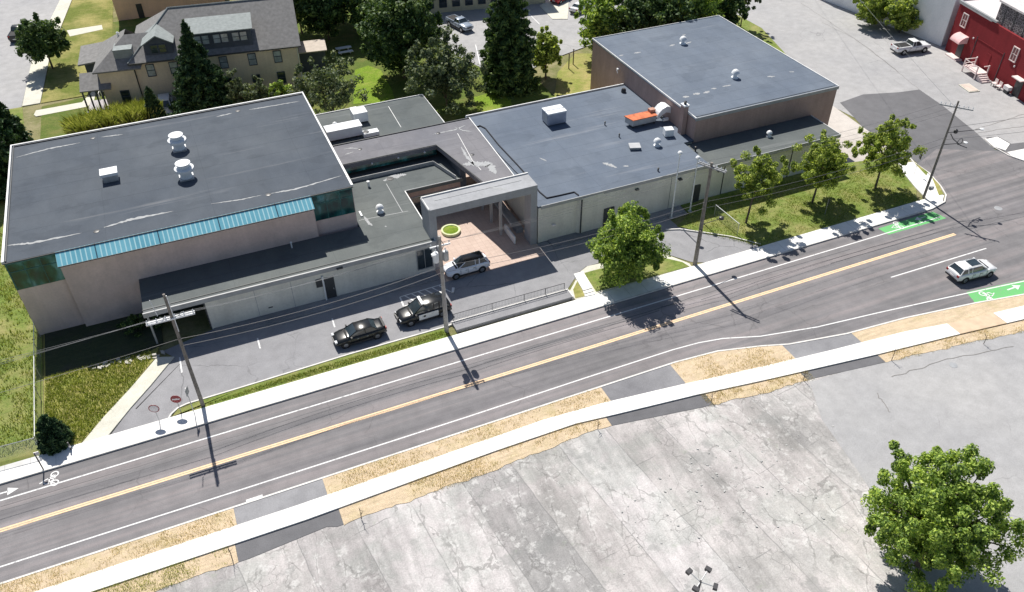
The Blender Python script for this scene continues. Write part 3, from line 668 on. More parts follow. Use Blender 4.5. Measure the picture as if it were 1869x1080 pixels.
for pts, wd in ((((12, 448), (60, 443), (150, 425)), .45), (((190, 415), (240, 400), (317, 385)), .5), (((385, 372), (440, 364), (478, 356)), .25), (((495, 353), (540, 345), (625, 320)), .4), (((30, 287), (90, 271), (148, 260)), .35), (((185, 250), (225, 245)), .3), (((395, 213), (425, 206)), .35), (((455, 200), (480, 196), (550, 184)), .3)):
    sheen_stain(pts, HZ, wd)
for u, v in ((176, 422), (490, 355), (169, 252), (434, 202)):
    p = G(u, v, HZ); MB().lathe((p.x, p.y, HZ), [(.26, .0), (.26, .03), (.1, .05)], 14).build('roof_drain', M['puddle'], B)
# --- low front wing
LZ = 3.8
part(MB().box(-3.0, 18.5, 62.7, 67.69, 0, LZ-.35), 'wall', M['wall_grey'], 'pale grey front wall of the low wing')
part(MB().box(12.56, 18.5, 67.7, 72.3, 0, LZ-.35), 'wall', M['wall_grey'])
part(MB().box(12.56, 24.9, 72.31, 78.5, 0, LZ-.35), 'wall', M['wall_brick'], 'brown rear wall of the entrance court')
part(MB().prism([(-8.0, 62.5), (18.7, 62.5), (18.7, 72.1), (25.1, 72.1), (25.1, 78.6), (12.58, 78.6), (12.58, 67.68), (-8.0, 67.68)], LZ-.345, LZ), 'roof', M['roof_low'], 'low flat grey roof in front of the west hall')
part(MB().box(-8.06, 18.72, 62.34, 62.49, LZ-.42, LZ+.05), 'fascia', M['trim_grey'])
trim([(-8.06, 62.9), (18.6, 62.9)], .05, LZ, LZ+.05, M['trim_dark'])
trim([(18.66, 62.5), (18.66, 72.06)], .1, LZ, LZ+.10, M['trim_white'])
trim([(18.7, 72.14), (25.0, 72.14)], .08, LZ, LZ+.07, M['trim_grey'])
# open porch with dark louvres at its west end
part(MB().box(-7.8, -3.02, 66.6, 66.75, 0, LZ-.35), 'louvre_screen', M['louvre'], 'dark louvred screen under the porch roof')
part(MB().box(-3.12, -3.02, 62.75, 66.6, 0, LZ-.35), 'louvre_screen', M['louvre'])
for x, y in ((-7.8, 62.7), (-5.9, 62.7)): part(MB().box(x-.08, x+.08, y-.08, y+.08, 0, LZ-.35), 'porch_post', M['trim_grey'])
# front door, windows, joints
def win(x0, x1, y, z0, z1, m='glass', name='window', parent=None, frame='trim_grey', label=None, mull=1):
    p = part(MB().box(x0, x1, y-.05, y-.003, z0, z1), name, M[m], label)
    f = MB(); t = .07
    f.box(x0-t, x1+t, y-.09, y-.002, z1, z1+t); f.box(x0-t, x1+t, y-.11, y-.002, z0-t, z0)
    f.box(x0-t, x0, y-.09, y-.002, z0, z1); f.box(x1, x1+t, y-.09, y-.002, z0, z1)
    for k in range(1, mull+1): x = x0+(x1-x0)*k/(mull+1); f.box(x-.025, x+.025, y-.075, y-.051, z0, z1)
    MB().add([(a, b-68, c) for a, b, c in f.v], f.f).build('window_frame', M[frame], p, local=True); return p
win(16.75, 18.25, 62.7, .75, 3.0, 'glass', label='dark window at the east end of the low wing')
a = G(598, 545)
dr = part(MB().box(7.55, 8.55, 62.63, 62.697, .1, 2.55), 'door', M['trim_dark'], 'dark recessed door in the low wing')
MB().box(8.35, 8.42, -5.44, -5.38, 1.1, 1.25).build('handle', M['metal_grey'], dr, local=True)
part(MB().box(6.85, 7.5, 62.6, 62.697, 1.7, 2.6), 'notice_board', M['trim_dark'])
part(MB().tube((7.52, 62.55, .1), (7.52, 62.55, 2.9), .09), 'downpipe', M['metal_white'])
for x in (1.3, -.4+5.0): part(MB().box(x-.02, x+.02, 62.68, 62.698, .1, 3.3), 'wall_joint', M['trim_grey'])
part(MB().box(2.2, 2.6, 62.66, 62.698, .75, .85), 'wall_vent', M['trim_dark'])
part(MB().box(8.9, 9.5, 62.2, 62.33, LZ-.35, LZ-.2), 'fascia_lamp', M['trim_dark'])
sheen_stain(((665, 395), (672, 406), (680, 412)), LZ, .5); sheen_stain(((700, 330), (720, 322), (742, 318)), LZ, 1.2); sheen_stain(((703, 412), (705, 414)), LZ, .25)
for pts in (((705, 335), (735, 387)), ((655, 402), (745, 385))):
    part(MB().strip(Gs(pts, LZ), .06, LZ+.004), 'roof_seam', M['trim_grey'])
p = G(712, 326, LZ); part(MB().lathe((p.x, p.y, LZ), [(.4, .016), (.38, .03), (.1, .04)], 16), 'roof_drain', M['puddle'])
part(MB().box(HX1+.12, HX1+.3, 66.5, 67.4, 5.6, 5.8), 'wall_lamp', M['metal_grey'])
# --- ring roof around the court
RZ = 5.4
ringpoly = [(12.66, 81.7), (29.6, 81.7), (29.2, 66.6), (29.2, 65.31), (26.2, 65.3), (25.75, 68.2), (24.05, 77.2), (12.66, 77.2)]
part(MB().prism(ringpoly, RZ-.5, RZ), 'roof', M['roof_ring'], 'raised corridor roof wrapping two sides of the court')
part(MB().box(12.66, 24.3, 78.62, 81.6, 0, RZ-.5), 'wall', M['wall_brick'])
part(MB().prism([(24.95, 72.4), (25.6, 72.4), (25.9, 81.5), (24.95, 81.5)], 0, RZ-.505), 'wall', M['wall_slate'])
part(MB().box(12.7, 24.0, 77.22, 77.3, RZ-1.1, RZ-.505), 'clerestory', M['teal'], 'dark clerestory glazing facing the court roof')
trim([(12.7, 81.66), (29.55, 81.66)], .12, RZ, RZ+.10, M['trim_dark'])
trim([(29.62, 81.7), (29.22, 66.6)], .10, RZ, RZ+.10, M['trim_white'])
trim([(12.7, 77.32), (24.05, 77.32), (25.85, 68.2)], .10, RZ, RZ+.06, M['trim_dark'])
trim([(12.8, 76.1), (23.2, 76.1), (24.4, 72.2)], .07, LZ, LZ+.45, M['trim_grey'], 'court_rail')
for u, v in ((676, 291), (724, 281), (772, 271)):
    p = G(u, v, RZ-.3); part(MB().lathe((p.x, 77.15, RZ-.55), [(.10, 0), (.12, .1), (.02, .2)], 10), 'clerestory_lamp', M['sign_white'])
for pts, wd in ((((842, 268), (850, 283), (858, 292), (866, 302)), .55), (((845, 300), (866, 298), (893, 300), (905, 318)), 1.6), (((830, 232), (845, 238), (862, 240)), .3), (((628, 272), (640, 270), (655, 271)), .3), (((630, 282), (645, 277)), .3), (((885, 325), (898, 335), (915, 342)), .7), (((790, 245), (830, 237), (850, 228)), .3)):
    sheen_stain(pts, RZ if pts[0][0] != 885 else 6.9, wd) if pts[0][0] != 885 else None
part(MB().strip(Gs(((835, 243), (862, 292), (878, 310)), RZ), .06, RZ+.005), 'roof_seam', M['trim_white'])
for u, v in ((800, 243), (657, 272), (862, 282)):
    p = G(u, v, RZ); part(MB().lathe((p.x, p.y, RZ), [(.24, .0), (.22, .03), (.1, .05)], 12), 'roof_drain', M['puddle'])
# --- entrance portal
PZ = 7.05
part(MB().box(18.32, 29.6, 62.85, 65.3, PZ-.85, PZ), 'portal_beam', M['wall_portal'], 'broad grey beam over the court entrance')
part(MB().box(18.32, 19.05, 62.85, 65.2, 0, PZ-.855), 'portal_column', M['wall_portal'])
part(MB().box(28.9, 29.6, 62.85, 64.4, 0, PZ-.855), 'portal_column', M['wall_portal'])
part(MB().strip([(18.4, 62.9), (18.4, 65.24), (29.62, 65.24)], .12, PZ, PZ+.13), 'roof_trim', M['trim_white'])
part(MB().strip([(19.4, 64.3), (28.5, 64.3)], .05, PZ, PZ+.03), 'roof_trim', M['trim_grey'])
sheen_stain(((893, 341), (905, 343), (925, 346)), PZ, .7)
part(MB().box(28.4, 29.2, 65.3, 71.5, 0, .5), 'planter_wall', M['wall_portal'])
part(MB().box(27.6, 27.75, 64.9, 70.4, 1.6, 1.75), 'handrail', M['trim_grey'])
part(MB().box(27.4, 27.55, 63.6, 66.2, .1, .95), 'low_wall', M['metal_white'])
for y in (65.8, 68.4, 71.0): part(MB().box(26.7, 26.95, y-.12, y+.12, 0, RZ-.5), 'court_column', M['trim_grey'])
win(19.4, 24.6, 72.31, .3, 2.7, 'glass', mull=4, label='dark glazed entrance at the back of the court')
# --- central block
CZ = 4.55
part(MB().prism([(29.75, 62.9), (31.2, 62.9), (34.1, 62.9), (34.4, 62.6), (49.9, 62.95), (49.9, 68.1), (51.2, 68.1), (51.2, 83.7), (30.0, 83.7)], 0, CZ-.2), 'wall', M['wall_grey'], 'long precast panel wall of the central block')
part(MB().prism([(29.66, 62.75), (49.95, 62.8), (49.95, 67.95), (51.3, 67.95), (51.3, 83.85), (29.9, 83.85), (29.3, 66.7), (29.66, 65.4)], CZ-.195, CZ), 'roof', M['roof_main'], 'wide flat blue grey roof of the central block')
trim([(30.0, 83.8), (51.2, 83.8)], .14, CZ, CZ+.12, M['trim_white'])
trim([(30.0, 83.55), (51.2, 83.55)], .07, CZ, CZ+.06, M['trim_dark'])
part(MB().box(29.96, 49.97, 62.66, 62.745, CZ-.34, CZ+.03), 'fascia', M['trim_grey'])
cable = MB().path([G(u, v, CZ+.07) for u, v in ((868, 232), (876, 229), (886, 234), (910, 264), (944, 300), (962, 320), (974, 336), (985, 350), (998, 361), (1022, 356), (1048, 350), (1056, 356))], .07)
part(cable, 'roof_cable', M['metal_dark'], 'dark cable run along the west edge of the roof')
part(MB().path([G(866, 236, CZ+.06), G(900, 270, CZ+.06), G(940, 312, CZ+.06), G(965, 335, CZ+.06)], .03), 'roof_cable', M['metal_dark'])
part(MB().tube((34.45, 62.5, .2), (34.45, 62.5, CZ-.3), .08), 'downpipe', M['trim_dark'])
for x in (36.1, 42.6, 45.3, 48.3): part(MB().box(x-.05, x+.05, 62.62+(x-34)*.02, 62.8+(x-34)*.02, .1, CZ-.35), 'wall_joint', M['trim_dark'])
dr = part(MB().box(37.2, 38.4, 62.55, 62.7, .1, 2.35), 'door', M['trim_dark'], 'dark recessed door in the central block')
MB().box(38.2, 38.27, -5.52, -5.46, 1.1, 1.25).build('handle', M['metal_grey'], dr, local=True)
for x, z in ((41.0, 3.7), (46.3, 3.6), (31.4, 1.9)): part(MB().box(x-.2, x+.2, 62.5, 62.72+(x-30)*.012, z, z+.14), 'wall_lamp', M['sign_white'] if x < 35 else M['trim_dark'])
sheen_stain(((1100, 297), (1110, 300), (1126, 306)), CZ, .8); sheen_stain(((1137, 303), (1148, 303)), CZ, .35); sheen_stain(((985, 288), (998, 294)), CZ, .3)
# --- rear wing
WZ = 4.5
part(MB().box(12.7, 27.1, 81.75, 91.4, 0, WZ-.2), 'wall', M['wall_grey'])
part(MB().box(12.68, 27.2, 81.78, 91.5, WZ-.195, WZ), 'roof', M['roof_low'], 'flat rear wing roof behind the corridor')
trim([(12.72, 91.46), (27.16, 91.46), (27.16, 81.85)], .10, WZ, WZ+.10, M['trim_white'])
part(MB().strip(Gs([(709, 194), (732, 232)], WZ), .06, WZ+.005), 'roof_seam', M['trim_white'])
# --- tall east block
EZ = 7.2
part(MB().box(51.3, 70.85, 68.1, 92.5, 0, EZ-.2), 'wall', M['wall_brick'], 'brown brick wall of the tall east block')
part(MB().box(51.2, 70.95, 68.0, 92.6, EZ-.195, EZ), 'roof', M['roof_main'], 'large flat blue grey roof of the tall east block')
trim([(51.24, 68.0), (51.24, 92.55), (70.9, 92.55), (70.9, 68.0)], .12, EZ-.1, EZ+.10, M['trim_white'])
trim([(51.2, 68.02), (70.95, 68.02)], .10, EZ-.3, EZ+.08, M['trim_grey'])
part(MB().strip([(51.4, 68.4), (70.7, 68.4)], .05, EZ+.0, EZ+.04), 'roof_trim', M['trim_dark'])
# chimney against the west face
ch = part(MB().box(50.62, 51.19, 69.6, 70.3, CZ, EZ+.8), 'chimney', M['wall_brick'], 'brown square flue rising beside the tall east block')
MB().box(50.55, 51.26, 1.53, 2.37, EZ+.8, EZ+.95).build('chimney_cap', M['metal_white'], ch, local=True)
MB().lathe((50.9, 1.95, EZ+.95), [(.16, 0), (.16, .25), (.2, .3), (.05, .4)], 10).build('flue', M['metal_dark'], ch, local=True)
for pts, wd in ((((1246, 177), (1258, 176)), .7), (((1265, 172), (1278, 170)), .7), (((1284, 170), (1295, 166)), .6), (((1298, 162), (1308, 161)), .5), (((1318, 158), (1335, 155)), .35), (((1222, 84), (1232, 81)), .5), (((1157, 97), (1170, 95)), .5), (((1250, 80), (1262, 76)), .4), (((1400, 140), (1415, 139)), .5), (((1130, 102), (1138, 100)), .4), (((1245, 64), (1252, 63)), .4), (((1440, 131), (1450, 131)), .35)):
    sheen_stain(pts, EZ, wd)
p = G(1128, 133, 5.6); part(MB().box(51.0, 51.29, 85.2, 85.5, 5.9, 6.05).path([(51.1, 85.3, 6.0), (50.7, 84.9, 6.1), (50.7, 84.6, 5.8)], .04), 'wall_lamp', M['metal_white'])
# --- low east wing
IZ = 4.2
part(MB().box(49.92, 67.4, 63.0, 68.09, 0, IZ-.2), 'wall', M['wall_grey'])
part(MB().box(49.97, 67.65, 62.85, 67.99, IZ-.195, IZ), 'roof', M['roof_low'], 'low flat roof in front of the tall east block')
part(MB().box(49.98, 67.7, 62.75, 62.845, IZ-.35, IZ+.05), 'fascia', M['trim_grey'])
trim([(67.64, 62.9), (67.64, 67.95)], .08, IZ, IZ+.07, M['trim_white'])
for x in (52.2, 61.3): part(MB().box(x-.05, x+.05, 62.95, 62.998, .1, IZ-.4), 'wall_joint', M['trim_dark'])
for x in (51.5, 57.9): part(MB().box(x-.2, x+.2, 62.85, 62.996, 3.2, 3.45), 'wall_lamp', M['trim_dark'])
part(MB().box(48.5, 49.2, 62.75, 62.93, .1, 2.2), 'door', M['trim_dark'])

# ---------------------------------------------------------------- roof plant
def at(u, v, z): return G(u, v, z)
def exhaust(u, v, z, s, label, group='white round exhaust fans'):
    p = at(u, v, z); t = empty('exhaust_fan', p, label, 'roof fan', group)
    MB().lathe((0, 0, 0), [(.50*s, 0), (.50*s, .2*s), (.47*s, .3*s), (.50*s, .62*s), (.76*s, .72*s), (.80*s, .86*s), (.80*s, .98*s), (.58*s, 1.06*s)], 28).build('fan_body', M['metal_white'], t, True, local=True)
    MB().lathe((0, 0, 1.06*s), [(.50*s, 0), (.55*s, .26*s), (.62*s, .30*s), (.62*s, .38*s), (.1*s, .42*s)], 28).build('fan_cap', M['metal_white'], t, True, local=True)
    MB().box(-.58*s, .58*s, -.58*s, .58*s, 0, .10*s).build('fan_base', M['metal_grey'], t, local=True)
exhaust(328, 272, HZ, 1.15, 'tall white round exhaust fan on the west hall roof, the one nearer the trees')
exhaust(341, 324, HZ, 1.15, 'tall white round exhaust fan on the west hall roof, the one nearer the street')
def hood(u, v, z, label, lx, ly, h, grp=None, rz=0):
    p = at(u, v, z); t = empty('roof_hatch', p, label, 'roof hatch', grp, rz)
    MB().box(-lx/2, lx/2, -ly/2, ly/2, 0, h*.7).build('hatch_curb', M['metal_grey'], t, local=True)
    MB().box(-lx/2-.12, lx/2+.12, -ly/2-.12, ly/2+.12, h*.7+.002, h).build('hatch_lid', M['metal_white'], t, local=True)
    return t
hood(203, 327, HZ, 'white square hatch box alone on the west half of the hall roof', 1.35, 1.1, .95)
t = hood(1158, 270, CZ, 'low flat grey green hatch left of the small round vents', 1.0, .9, .35, rz=R(-20)); t.children[0].data.materials[0] = M['trim_grey']; t.children[1].data.materials[0] = M['metal_grey']
def vent(u, v, z, label, s=1.0, kind=0):
    p = at(u, v, z); t = empty('roof_vent', p, label, 'roof vent', 'small white roof vents')
    MB().lathe((0, 0, 0), [(.34*s, 0), (.34*s, .10*s), (.18*s, .14*s), (.18*s, .42*s)], 16).build('vent_base', M['metal_white'], t, True, local=True)
    MB().lathe((0, 0, .42*s), [(.26*s, 0), (.38*s, .08*s), (.30*s, .28*s), (.14*s, .40*s), (.03*s, .43*s)], 16).build('vent_cowl', M['metal_white'], t, True, local=True)
vent(1246, 80, EZ, 'small white mushroom vent far back on the tall east roof', 1.25)
vent(1341, 142, EZ, 'small white mushroom vent nearer the street on the tall east roof', 1.3)
vent(1199, 266, CZ, 'small white mushroom vent between the grey hatch and the white box fan', 1.15)
vent(694, 387, LZ, 'white topped pipe vent on the low roof beside the hall corner window', 1.1)
vent(1403, 249, IZ, 'small white vent on the low east wing roof at the shadow edge', .9)
vent(612, 232, WZ, 'white pipe vent behind the long white air handler', .8)
def pipe(u, v, z, h, r, label, m='metal_dark', lean=(0, 0)):
    p = at(u, v, z); t = tag(MB().tube((p.x, p.y, z), (p.x+lean[0], p.y+lean[1], z+h), r).lathe((p.x+lean[0], p.y+lean[1], z+h), [(r*1.4, 0), (r*1.4, .08), (r*.4, .12)], 10).build('vent_pipe', M[m], None, True), label, 'vent pipe', 'short roof vent pipes')
pipe(673, 340, LZ, .55, .12, 'short white capped pipe standing near the hall wall on the low roof', 'metal_white')
pipe(533, 452, LZ, .6, .07, 'thin pale pipe in the shadow on the low front roof', 'metal_white')
pipe(1104, 228, CZ, .35, .07, 'short dark pipe stub left of the rusty unit')
pipe(1130, 250, CZ, .35, .07, 'short dark pipe stub below the rusty unit')
pipe(1269, 276, IZ, .5, .09, 'dark pipe stub at the corner of the low east roof')
pipe(1201, 312, CZ, .3, .08, 'dark pipe stub close to the front edge of the central roof')
p = at(1138, 168, CZ); tag(MB().lathe((p.x, p.y, CZ), [(.3, 0), (.3, .3), (.2, .5)], 14).build('vent_pipe', M['metal_dark'], None, True), 'squat black pipe in the back corner against the tall east wall', 'vent pipe')
# box fan beside the vents
p = at(1219, 247, CZ); t = empty('box_fan', p, 'white rounded cube fan beside the foot of the tall east block wall', 'roof fan', rz=R(-15))
MB().box(-.5, .5, -.45, .45, .1, .9).build('fan_housing', M['metal_white'], t, local=True)
MB().tube((.505, 0, .5), (.53, 0, .5), .33, n=18).build('fan_grille', M['metal_dark'], t, local=True)
MB().box(-.4, .4, -.35, .35, 0, .1).build('fan_base', M['metal_grey'], t, local=True)
# packaged unit
p = at(1011, 222, CZ); t = empty('rooftop_air_unit', p, 'silver grey cube air unit with white top alone on the central roof', 'air unit')
MB().box(-1.15, 1.15, -.85, .85, .12, 1.45).build('cabinet', plain('blue grey cabinet', (.36, .39, .48), .4, .3), t, local=True)
MB().box(-1.2, 1.2, -.9, -.1, 1.452, 1.6).box(-1.2, 1.2, .05, .9, 1.452, 1.6).build('top_panel', M['metal_white'], t, local=True)
MB().box(-1.18, -1.152, -.6, .6, .2, 1.25).build('side_panel', M['metal_grey'], t, local=True)
MB().box(-.9, .9, -.6, .6, 0, .12).build('base_rail', M['trim_dark'], t, local=True)
# rusty duct unit
a_ = at(1150, 232, CZ); b_ = at(1212, 215, CZ)
t = empty('duct_unit', a_, 'long rusty orange duct box with a curved white intake hood at its end', 'duct unit')
d = (b_-a_); L = 4.3
MB().prism([(0, -.55), (L*.72, -.5), (L*.72, .75), (-.3, .75)], .35, 1.05).build('duct_box', M['metal_grey'], t, local=True)
MB().prism([(-.05, -.62), (L*.74, -.57), (L*.74, .82), (-.42, .82)], 1.052, 1.14).build('rusty_lid', M['rust'], t, local=True)
mb = MB()
arc = [(L*.78+.95*math.sin(k*R(11)), .45+1.0*(1-math.cos(k*R(11)))) for k in range(0)]
prof = [(L*.74, .9), (L*.80, 1.35), (L*.90, 1.75), (L*1.02, 1.95), (L*1.14, 1.8), (L*1.2, 1.45)]
vs = []; n = len(prof)
for y in (-.62, .62):
    for x, z in prof: vs.append((x, y+.1, z))
    for x, z in prof[::-1]: vs.append((x, y+.1, max(.55, z-.75)))
m2 = 2*n
mb.add(vs, [(i, i+1, m2+i+1, m2+i) for i in range(m2-1)]+[(m2-1, 0, m2, 2*m2-1), tuple(range(m2))[::-1], tuple(range(m2, 2*m2))])
mb.build('intake_hood', M['metal_white'], t, local=True)
MB().box(L*.62, L*.78, .2, .8, 1.14, 1.5).build('motor_cover', plain('dull rust', (.45, .25, .18), .8), t, local=True)
for x in (.2, 1.6, 3.0, 4.4): MB().box(x-.06, x+.06, -.4, .6, 0, .35).build('leg', M['trim_dark'], t, local=True)
MB().box(L*.92, L*1.08, -.75, -.5, .25, .55).build('damper', M['metal_white'], t, local=True)
# white air handlers on the rear wing
p = at(628, 250, WZ); t = empty('air_handler', p, 'long white box air handler squeezed against the hall wall', 'air handler')
MB().box(-1.9, 2.0, -.75, .75, .25, 1.35).build('cabinet', M['metal_white'], t, local=True)
MB().box(-1.98, 2.08, -.82, .82, 1.352, 1.42).build('top_panel', M['metal_white'], t, local=True)
MB().box(-1.7, 1.8, -.6, .6, 0, .25).build('base_rail', M['trim_dark'], t, local=True)
p = at(657, 220, WZ); t = empty('air_handler', p, 'tall white box air handler with a small fan box behind it', 'air handler')
MB().box(-.85, .85, -.8, .8, .2, 1.35).build('cabinet', M['metal_white'], t, local=True)
MB().box(-.7, .1, .82, 1.6, .2, 1.1).build('fan_box', M['metal_grey'], t, local=True)
MB().box(-.75, .75, -.7, .7, 0, .2).build('base_rail', M['trim_dark'], t, local=True)
p = at(677, 247, WZ); t = empty('air_handler', p, 'low flat white condenser beside the long air handler', 'air handler')
MB().box(-.9, .9, -.45, .45, .1, .55).build('cabinet', M['metal_white'], t, local=True)
MB().lathe((-.5, 0, .55), [(.33, 0), (.33, .06), (.25, .08)], 16).build('fan_grille', M['metal_dark'], t, local=True)
MB().box(-.8, .8, -.35, .35, 0, .1).build('base_rail', M['trim_dark'], t, local=True)
# round planter in the court
pc = G(823, 423); t = empty('round_planter', (pc.x, pc.y, 0), 'round stone edged planter of bright grass in the sunny court', 'planter')
MB().lathe((0, 0, 0), [(1.02, 0), (1.02, .32), (.82, .32), (.82, .26)], 36).build('planter_rim', plain('pale rim', (.62, .66, .40), .8), t, local=True)
MB().lathe((0, 0, .1), [(.81, 0), (.81, .16), (.4, .26), (.05, .28)], 30).build('planter_grass', M['grass_lush'], t, local=True)

# ================================================================ VEHICLES
M['car_pearl'] = car_paint('pearl white paint', (.86, .88, .94))
def vehicle(name, loc, rz, paint, label, cat, kind='suv', L=4.7, W=1.86, H=1.68, group=None, roofm=None, doorm=None):
    """front of the vehicle points along local +X"""
    t = empty(name, loc, label, cat, group, rz)
    hl, hw = L/2, W/2
    if kind == 'suv':
        st = [(-1., .50, .90, .80), (-.97, .36, 1.02, .92), (-.80, .30, 1.08, .985), (-.45, .28, 1.06, 1.), (.1, .28, 1.04, 1.), (.42, .28, 1.05, 1.), (.60, .29, 1.01, .985), (.82, .31, .93, .95), (.95, .36, .82, .86), (1., .48, .70, .72)]
        gb = (-.92, .50); gt = (-.72, .12); belt = 1.04
    elif kind == 'sedan':
        st = [(-1., .50, .86, .78), (-.96, .36, .98, .90), (-.80, .28, 1.00, .97), (-.45, .25, .96, 1.), (.1, .25, .94, 1.), (.42, .25, .94, 1.), (.60, .26, .90, .98), (.82, .28, .82, .94), (.95, .32, .72, .84), (1., .42, .60, .70)]
        gb = (-.72, .48); gt = (-.42, .10); belt = .94
    else:
        st = [(-1., .55, 1.12, .92), (-.985, .50, 1.14, .95), (-.6, .42, 1.14, .97), (-.1, .40, 1.14, .98), (.3, .40, 1.14, 1.), (.45, .40, 1.15, 1.), (.60, .40, 1.14, .98), (.85, .42, 1.08, .95), (.96, .45, .98, .90), (1., .52, .85, .82)]
        gb = (-.14, .48); gt = (-.08, .22); belt = 1.13
    vs = []; k = 0
    for fx, zb, zt, fw in st:
        w_ = hw*fw; x = fx*hl; zm = (zb+zt)/2
        ringp = [(0, zb), (w_*.82, zb), (w_*.97, zb+.10), (w_, zm), (w_*.975, zt-.10), (w_*.86, zt-.01), (w_*.5, zt+.035), (0, zt+.045)]
        full = ringp+[(-y, z) for y, z in ringp[-2:0:-1]]
        k = len(full); vs += [(x, y, z) for y, z in full]
    n = len(st); fs = []
    for i in range(n-1):
        for j in range(k):
            a, b = i*k+j, i*k+(j+1) % k; fs.append((a, b, b+k, a+k))
    fs += [tuple(range(k))[::-1], tuple(range((n-1)*k, n*k))]
    body = MB().add(vs, fs)
    body.build('body', paint, t, True, local=True, angle=50)
    # glasshouse
    wb, wt = hw*.86, hw*.66; zr = H-.05
    xb0, xb1, xt0, xt1 = gb[0]*hl, gb[1]*hl, gt[0]*hl, gt[1]*hl
    b0 = belt-.03
    c8 = [(xb0, -wb, b0), (xb1, -wb*.92, b0), (xb1, wb*.92, b0), (xb0, wb, b0), (xt0, -wt, zr), (xt1, -wt, zr), (xt1, wt, zr), (xt0, wt, zr)]
    for nm_, q_ in (('windshield', (1, 2, 6, 5)), ('rear_window', (3, 0, 4, 7)), ('side_window', (0, 1, 5, 4)), ('side_window', (2, 3, 7, 6))):
        MB().add([c8[i] for i in q_], [(0, 1, 2, 3)]).build(nm_, M['glass'], t, local=True)
    MB().add([(xt0-.10, -wt-.05, zr-.03), (xt1+.10, -wt-.04, zr-.04), (xt1+.10, wt+.04, zr-.04), (xt0-.10, wt+.05, zr-.03), (xt0, -wt*.8, zr+.045), (xt1, -wt*.8, zr+.04), (xt1, wt*.8, zr+.04), (xt0, wt*.8, zr+.045)],
        [(4, 5, 6, 7), (0, 1, 5, 4), (1, 2, 6, 5), (2, 3, 7, 6), (3, 0, 4, 7), (3, 2, 1, 0)]).build('roof', roofm or paint, t, True, local=True, angle=60)
    pl = MB()
    for i in (0, 1, 2, 3): pl.tube(c8[i], c8[i+4], .05, .04, 5)
    xm = (xt0+xt1)/2-.05
    for s in (-1, 1): pl.tube((xm, s*wb*.97, b0), (xm, s*wt, zr), .045, .04, 5)
    if kind == 'suv':
        for s in (-1, 1): pl.tube((xt0+.5, s*wb*.99, b0), (xt0+.45, s*wt, zr), .07, .06, 5)
    pl.build('cabin_frame', paint, t, local=True)
    if kind == 'pickup':
        MB().box(-hl*.95, gb[0]*hl-.12, -hw*.78, hw*.78, .80, 1.19).build('bed_liner', M['rubber'], t, local=True)
        MB().box(-hl*.97, gb[0]*hl-.08, hw*.79, hw*.93, 1.1, 1.22).box(-hl*.97, gb[0]*hl-.08, -hw*.93, -hw*.79, 1.1, 1.22).box(-hl*.985, -hl*.955, -hw*.9, hw*.9, 1.0, 1.22).build('bed_rail', paint, t, local=True)
    wr = .34 if kind != 'pickup' else .39
    for fx in (-.60, .62):
        for s in (-1, 1):
            x = fx*hl; y = s*(hw-.09)
            wl = MB().tube((x, y-s*.10, wr), (x, y+s*.105, wr), wr, n=22).build('wheel', M['rubber'], t, True, local=True)
            MB().tube((x, y+s*.106, wr), (x, y+s*.125, wr), wr*.62, wr*.55, n=14).build('rim', M['rim'], wl, local=True)
            MB().tube((x, y-s*.08, wr+.02), (x, y+s*.094, wr+.02), wr*1.2, n=22).build('wheel_arch', M['rubber'], t, local=True)
    zf = .78 if kind != 'pickup' else .98
    for s in (-1, 1):
        MB().box(hl*.90, hl*.985, s*hw*.62-.17, s*hw*.62+.17, zf-.12, zf+.02).build('headlight', M['lamp_clear'], t, local=True)
        MB().box(-hl*1.003, -hl*.95, s*hw*.74-.12, s*hw*.74+.12, zf+.02, zf+.22).build('taillight', M['plastic_red'], t, local=True)
        MB().box(gb[1]*hl-.32, gb[1]*hl-.18, s*(hw+.02)-.09, s*(hw+.02)+.09, belt, belt+.14).build('mirror', paint, t, local=True)
    MB().box(hl*.96, hl*1.003, -hw*.45, hw*.45, zf-.30, zf-.08).build('grille', M['metal_dark'], t, local=True)
    MB().box(-hl*1.006, -hl*.97, -hw*.8, hw*.8, .38, .55).build('bumper', M['metal_dark'], t, local=True)
    for s in (-1, 1):
        for fx in (-.30, .06, .40): MB().box(fx*hl-.012, fx*hl+.012, s*hw-.01, s*hw+.006, .48, belt-.10).build('door_seam', M['rubber'], t, local=True)
        for fx in (-.22, .14): MB().box(fx*hl-.10, fx*hl+.08, s*(hw+.004)-.014, s*(hw+.004)+.014, belt-.22, belt-.18).build('door_handle', M['metal_dark'] if paint != M['car_black'] else M['metal_grey'], t, local=True)
        MB().box(-.42*hl, .44*hl, s*(hw-.03)-.04, s*(hw-.03)+.04, .24, .40).build('sill_cladding', M['metal_dark'], t, local=True)
    MB().box(-hl*1.012, -hl*1.0, -.26, .26, .60, .74).build('number_plate', M['sign_white'], t, local=True)
    MB().box(gb[1]*hl-.02, gb[1]*hl+.16, -wb*.75, wb*.75, belt+.02, belt+.035).build('wiper_cowl', M['rubber'], t, local=True)
    return t
def ang(u0, v0, u1, v1):
    a = G(u0, v0); b = G(u1, v1); return math.atan2(b.y-a.y, b.x-a.x)
PI = math.pi
c1 = vehicle('parked_car', (21.3, 61.5, .012), PI+R(1), M['car_pearl'], 'pale silver white hatchback SUV with black roof parked half in the sunny entrance court', 'car', 'suv', 4.5, 1.85, 1.62, roofm=M['car_black'])
c2 = vehicle('parked_car', (9.0, 56.2, .012), PI+R(1.5), M['car_black'], 'glossy black sedan parked along the kerb of the drive', 'car', 'sedan', 4.75, 1.84, 1.46)
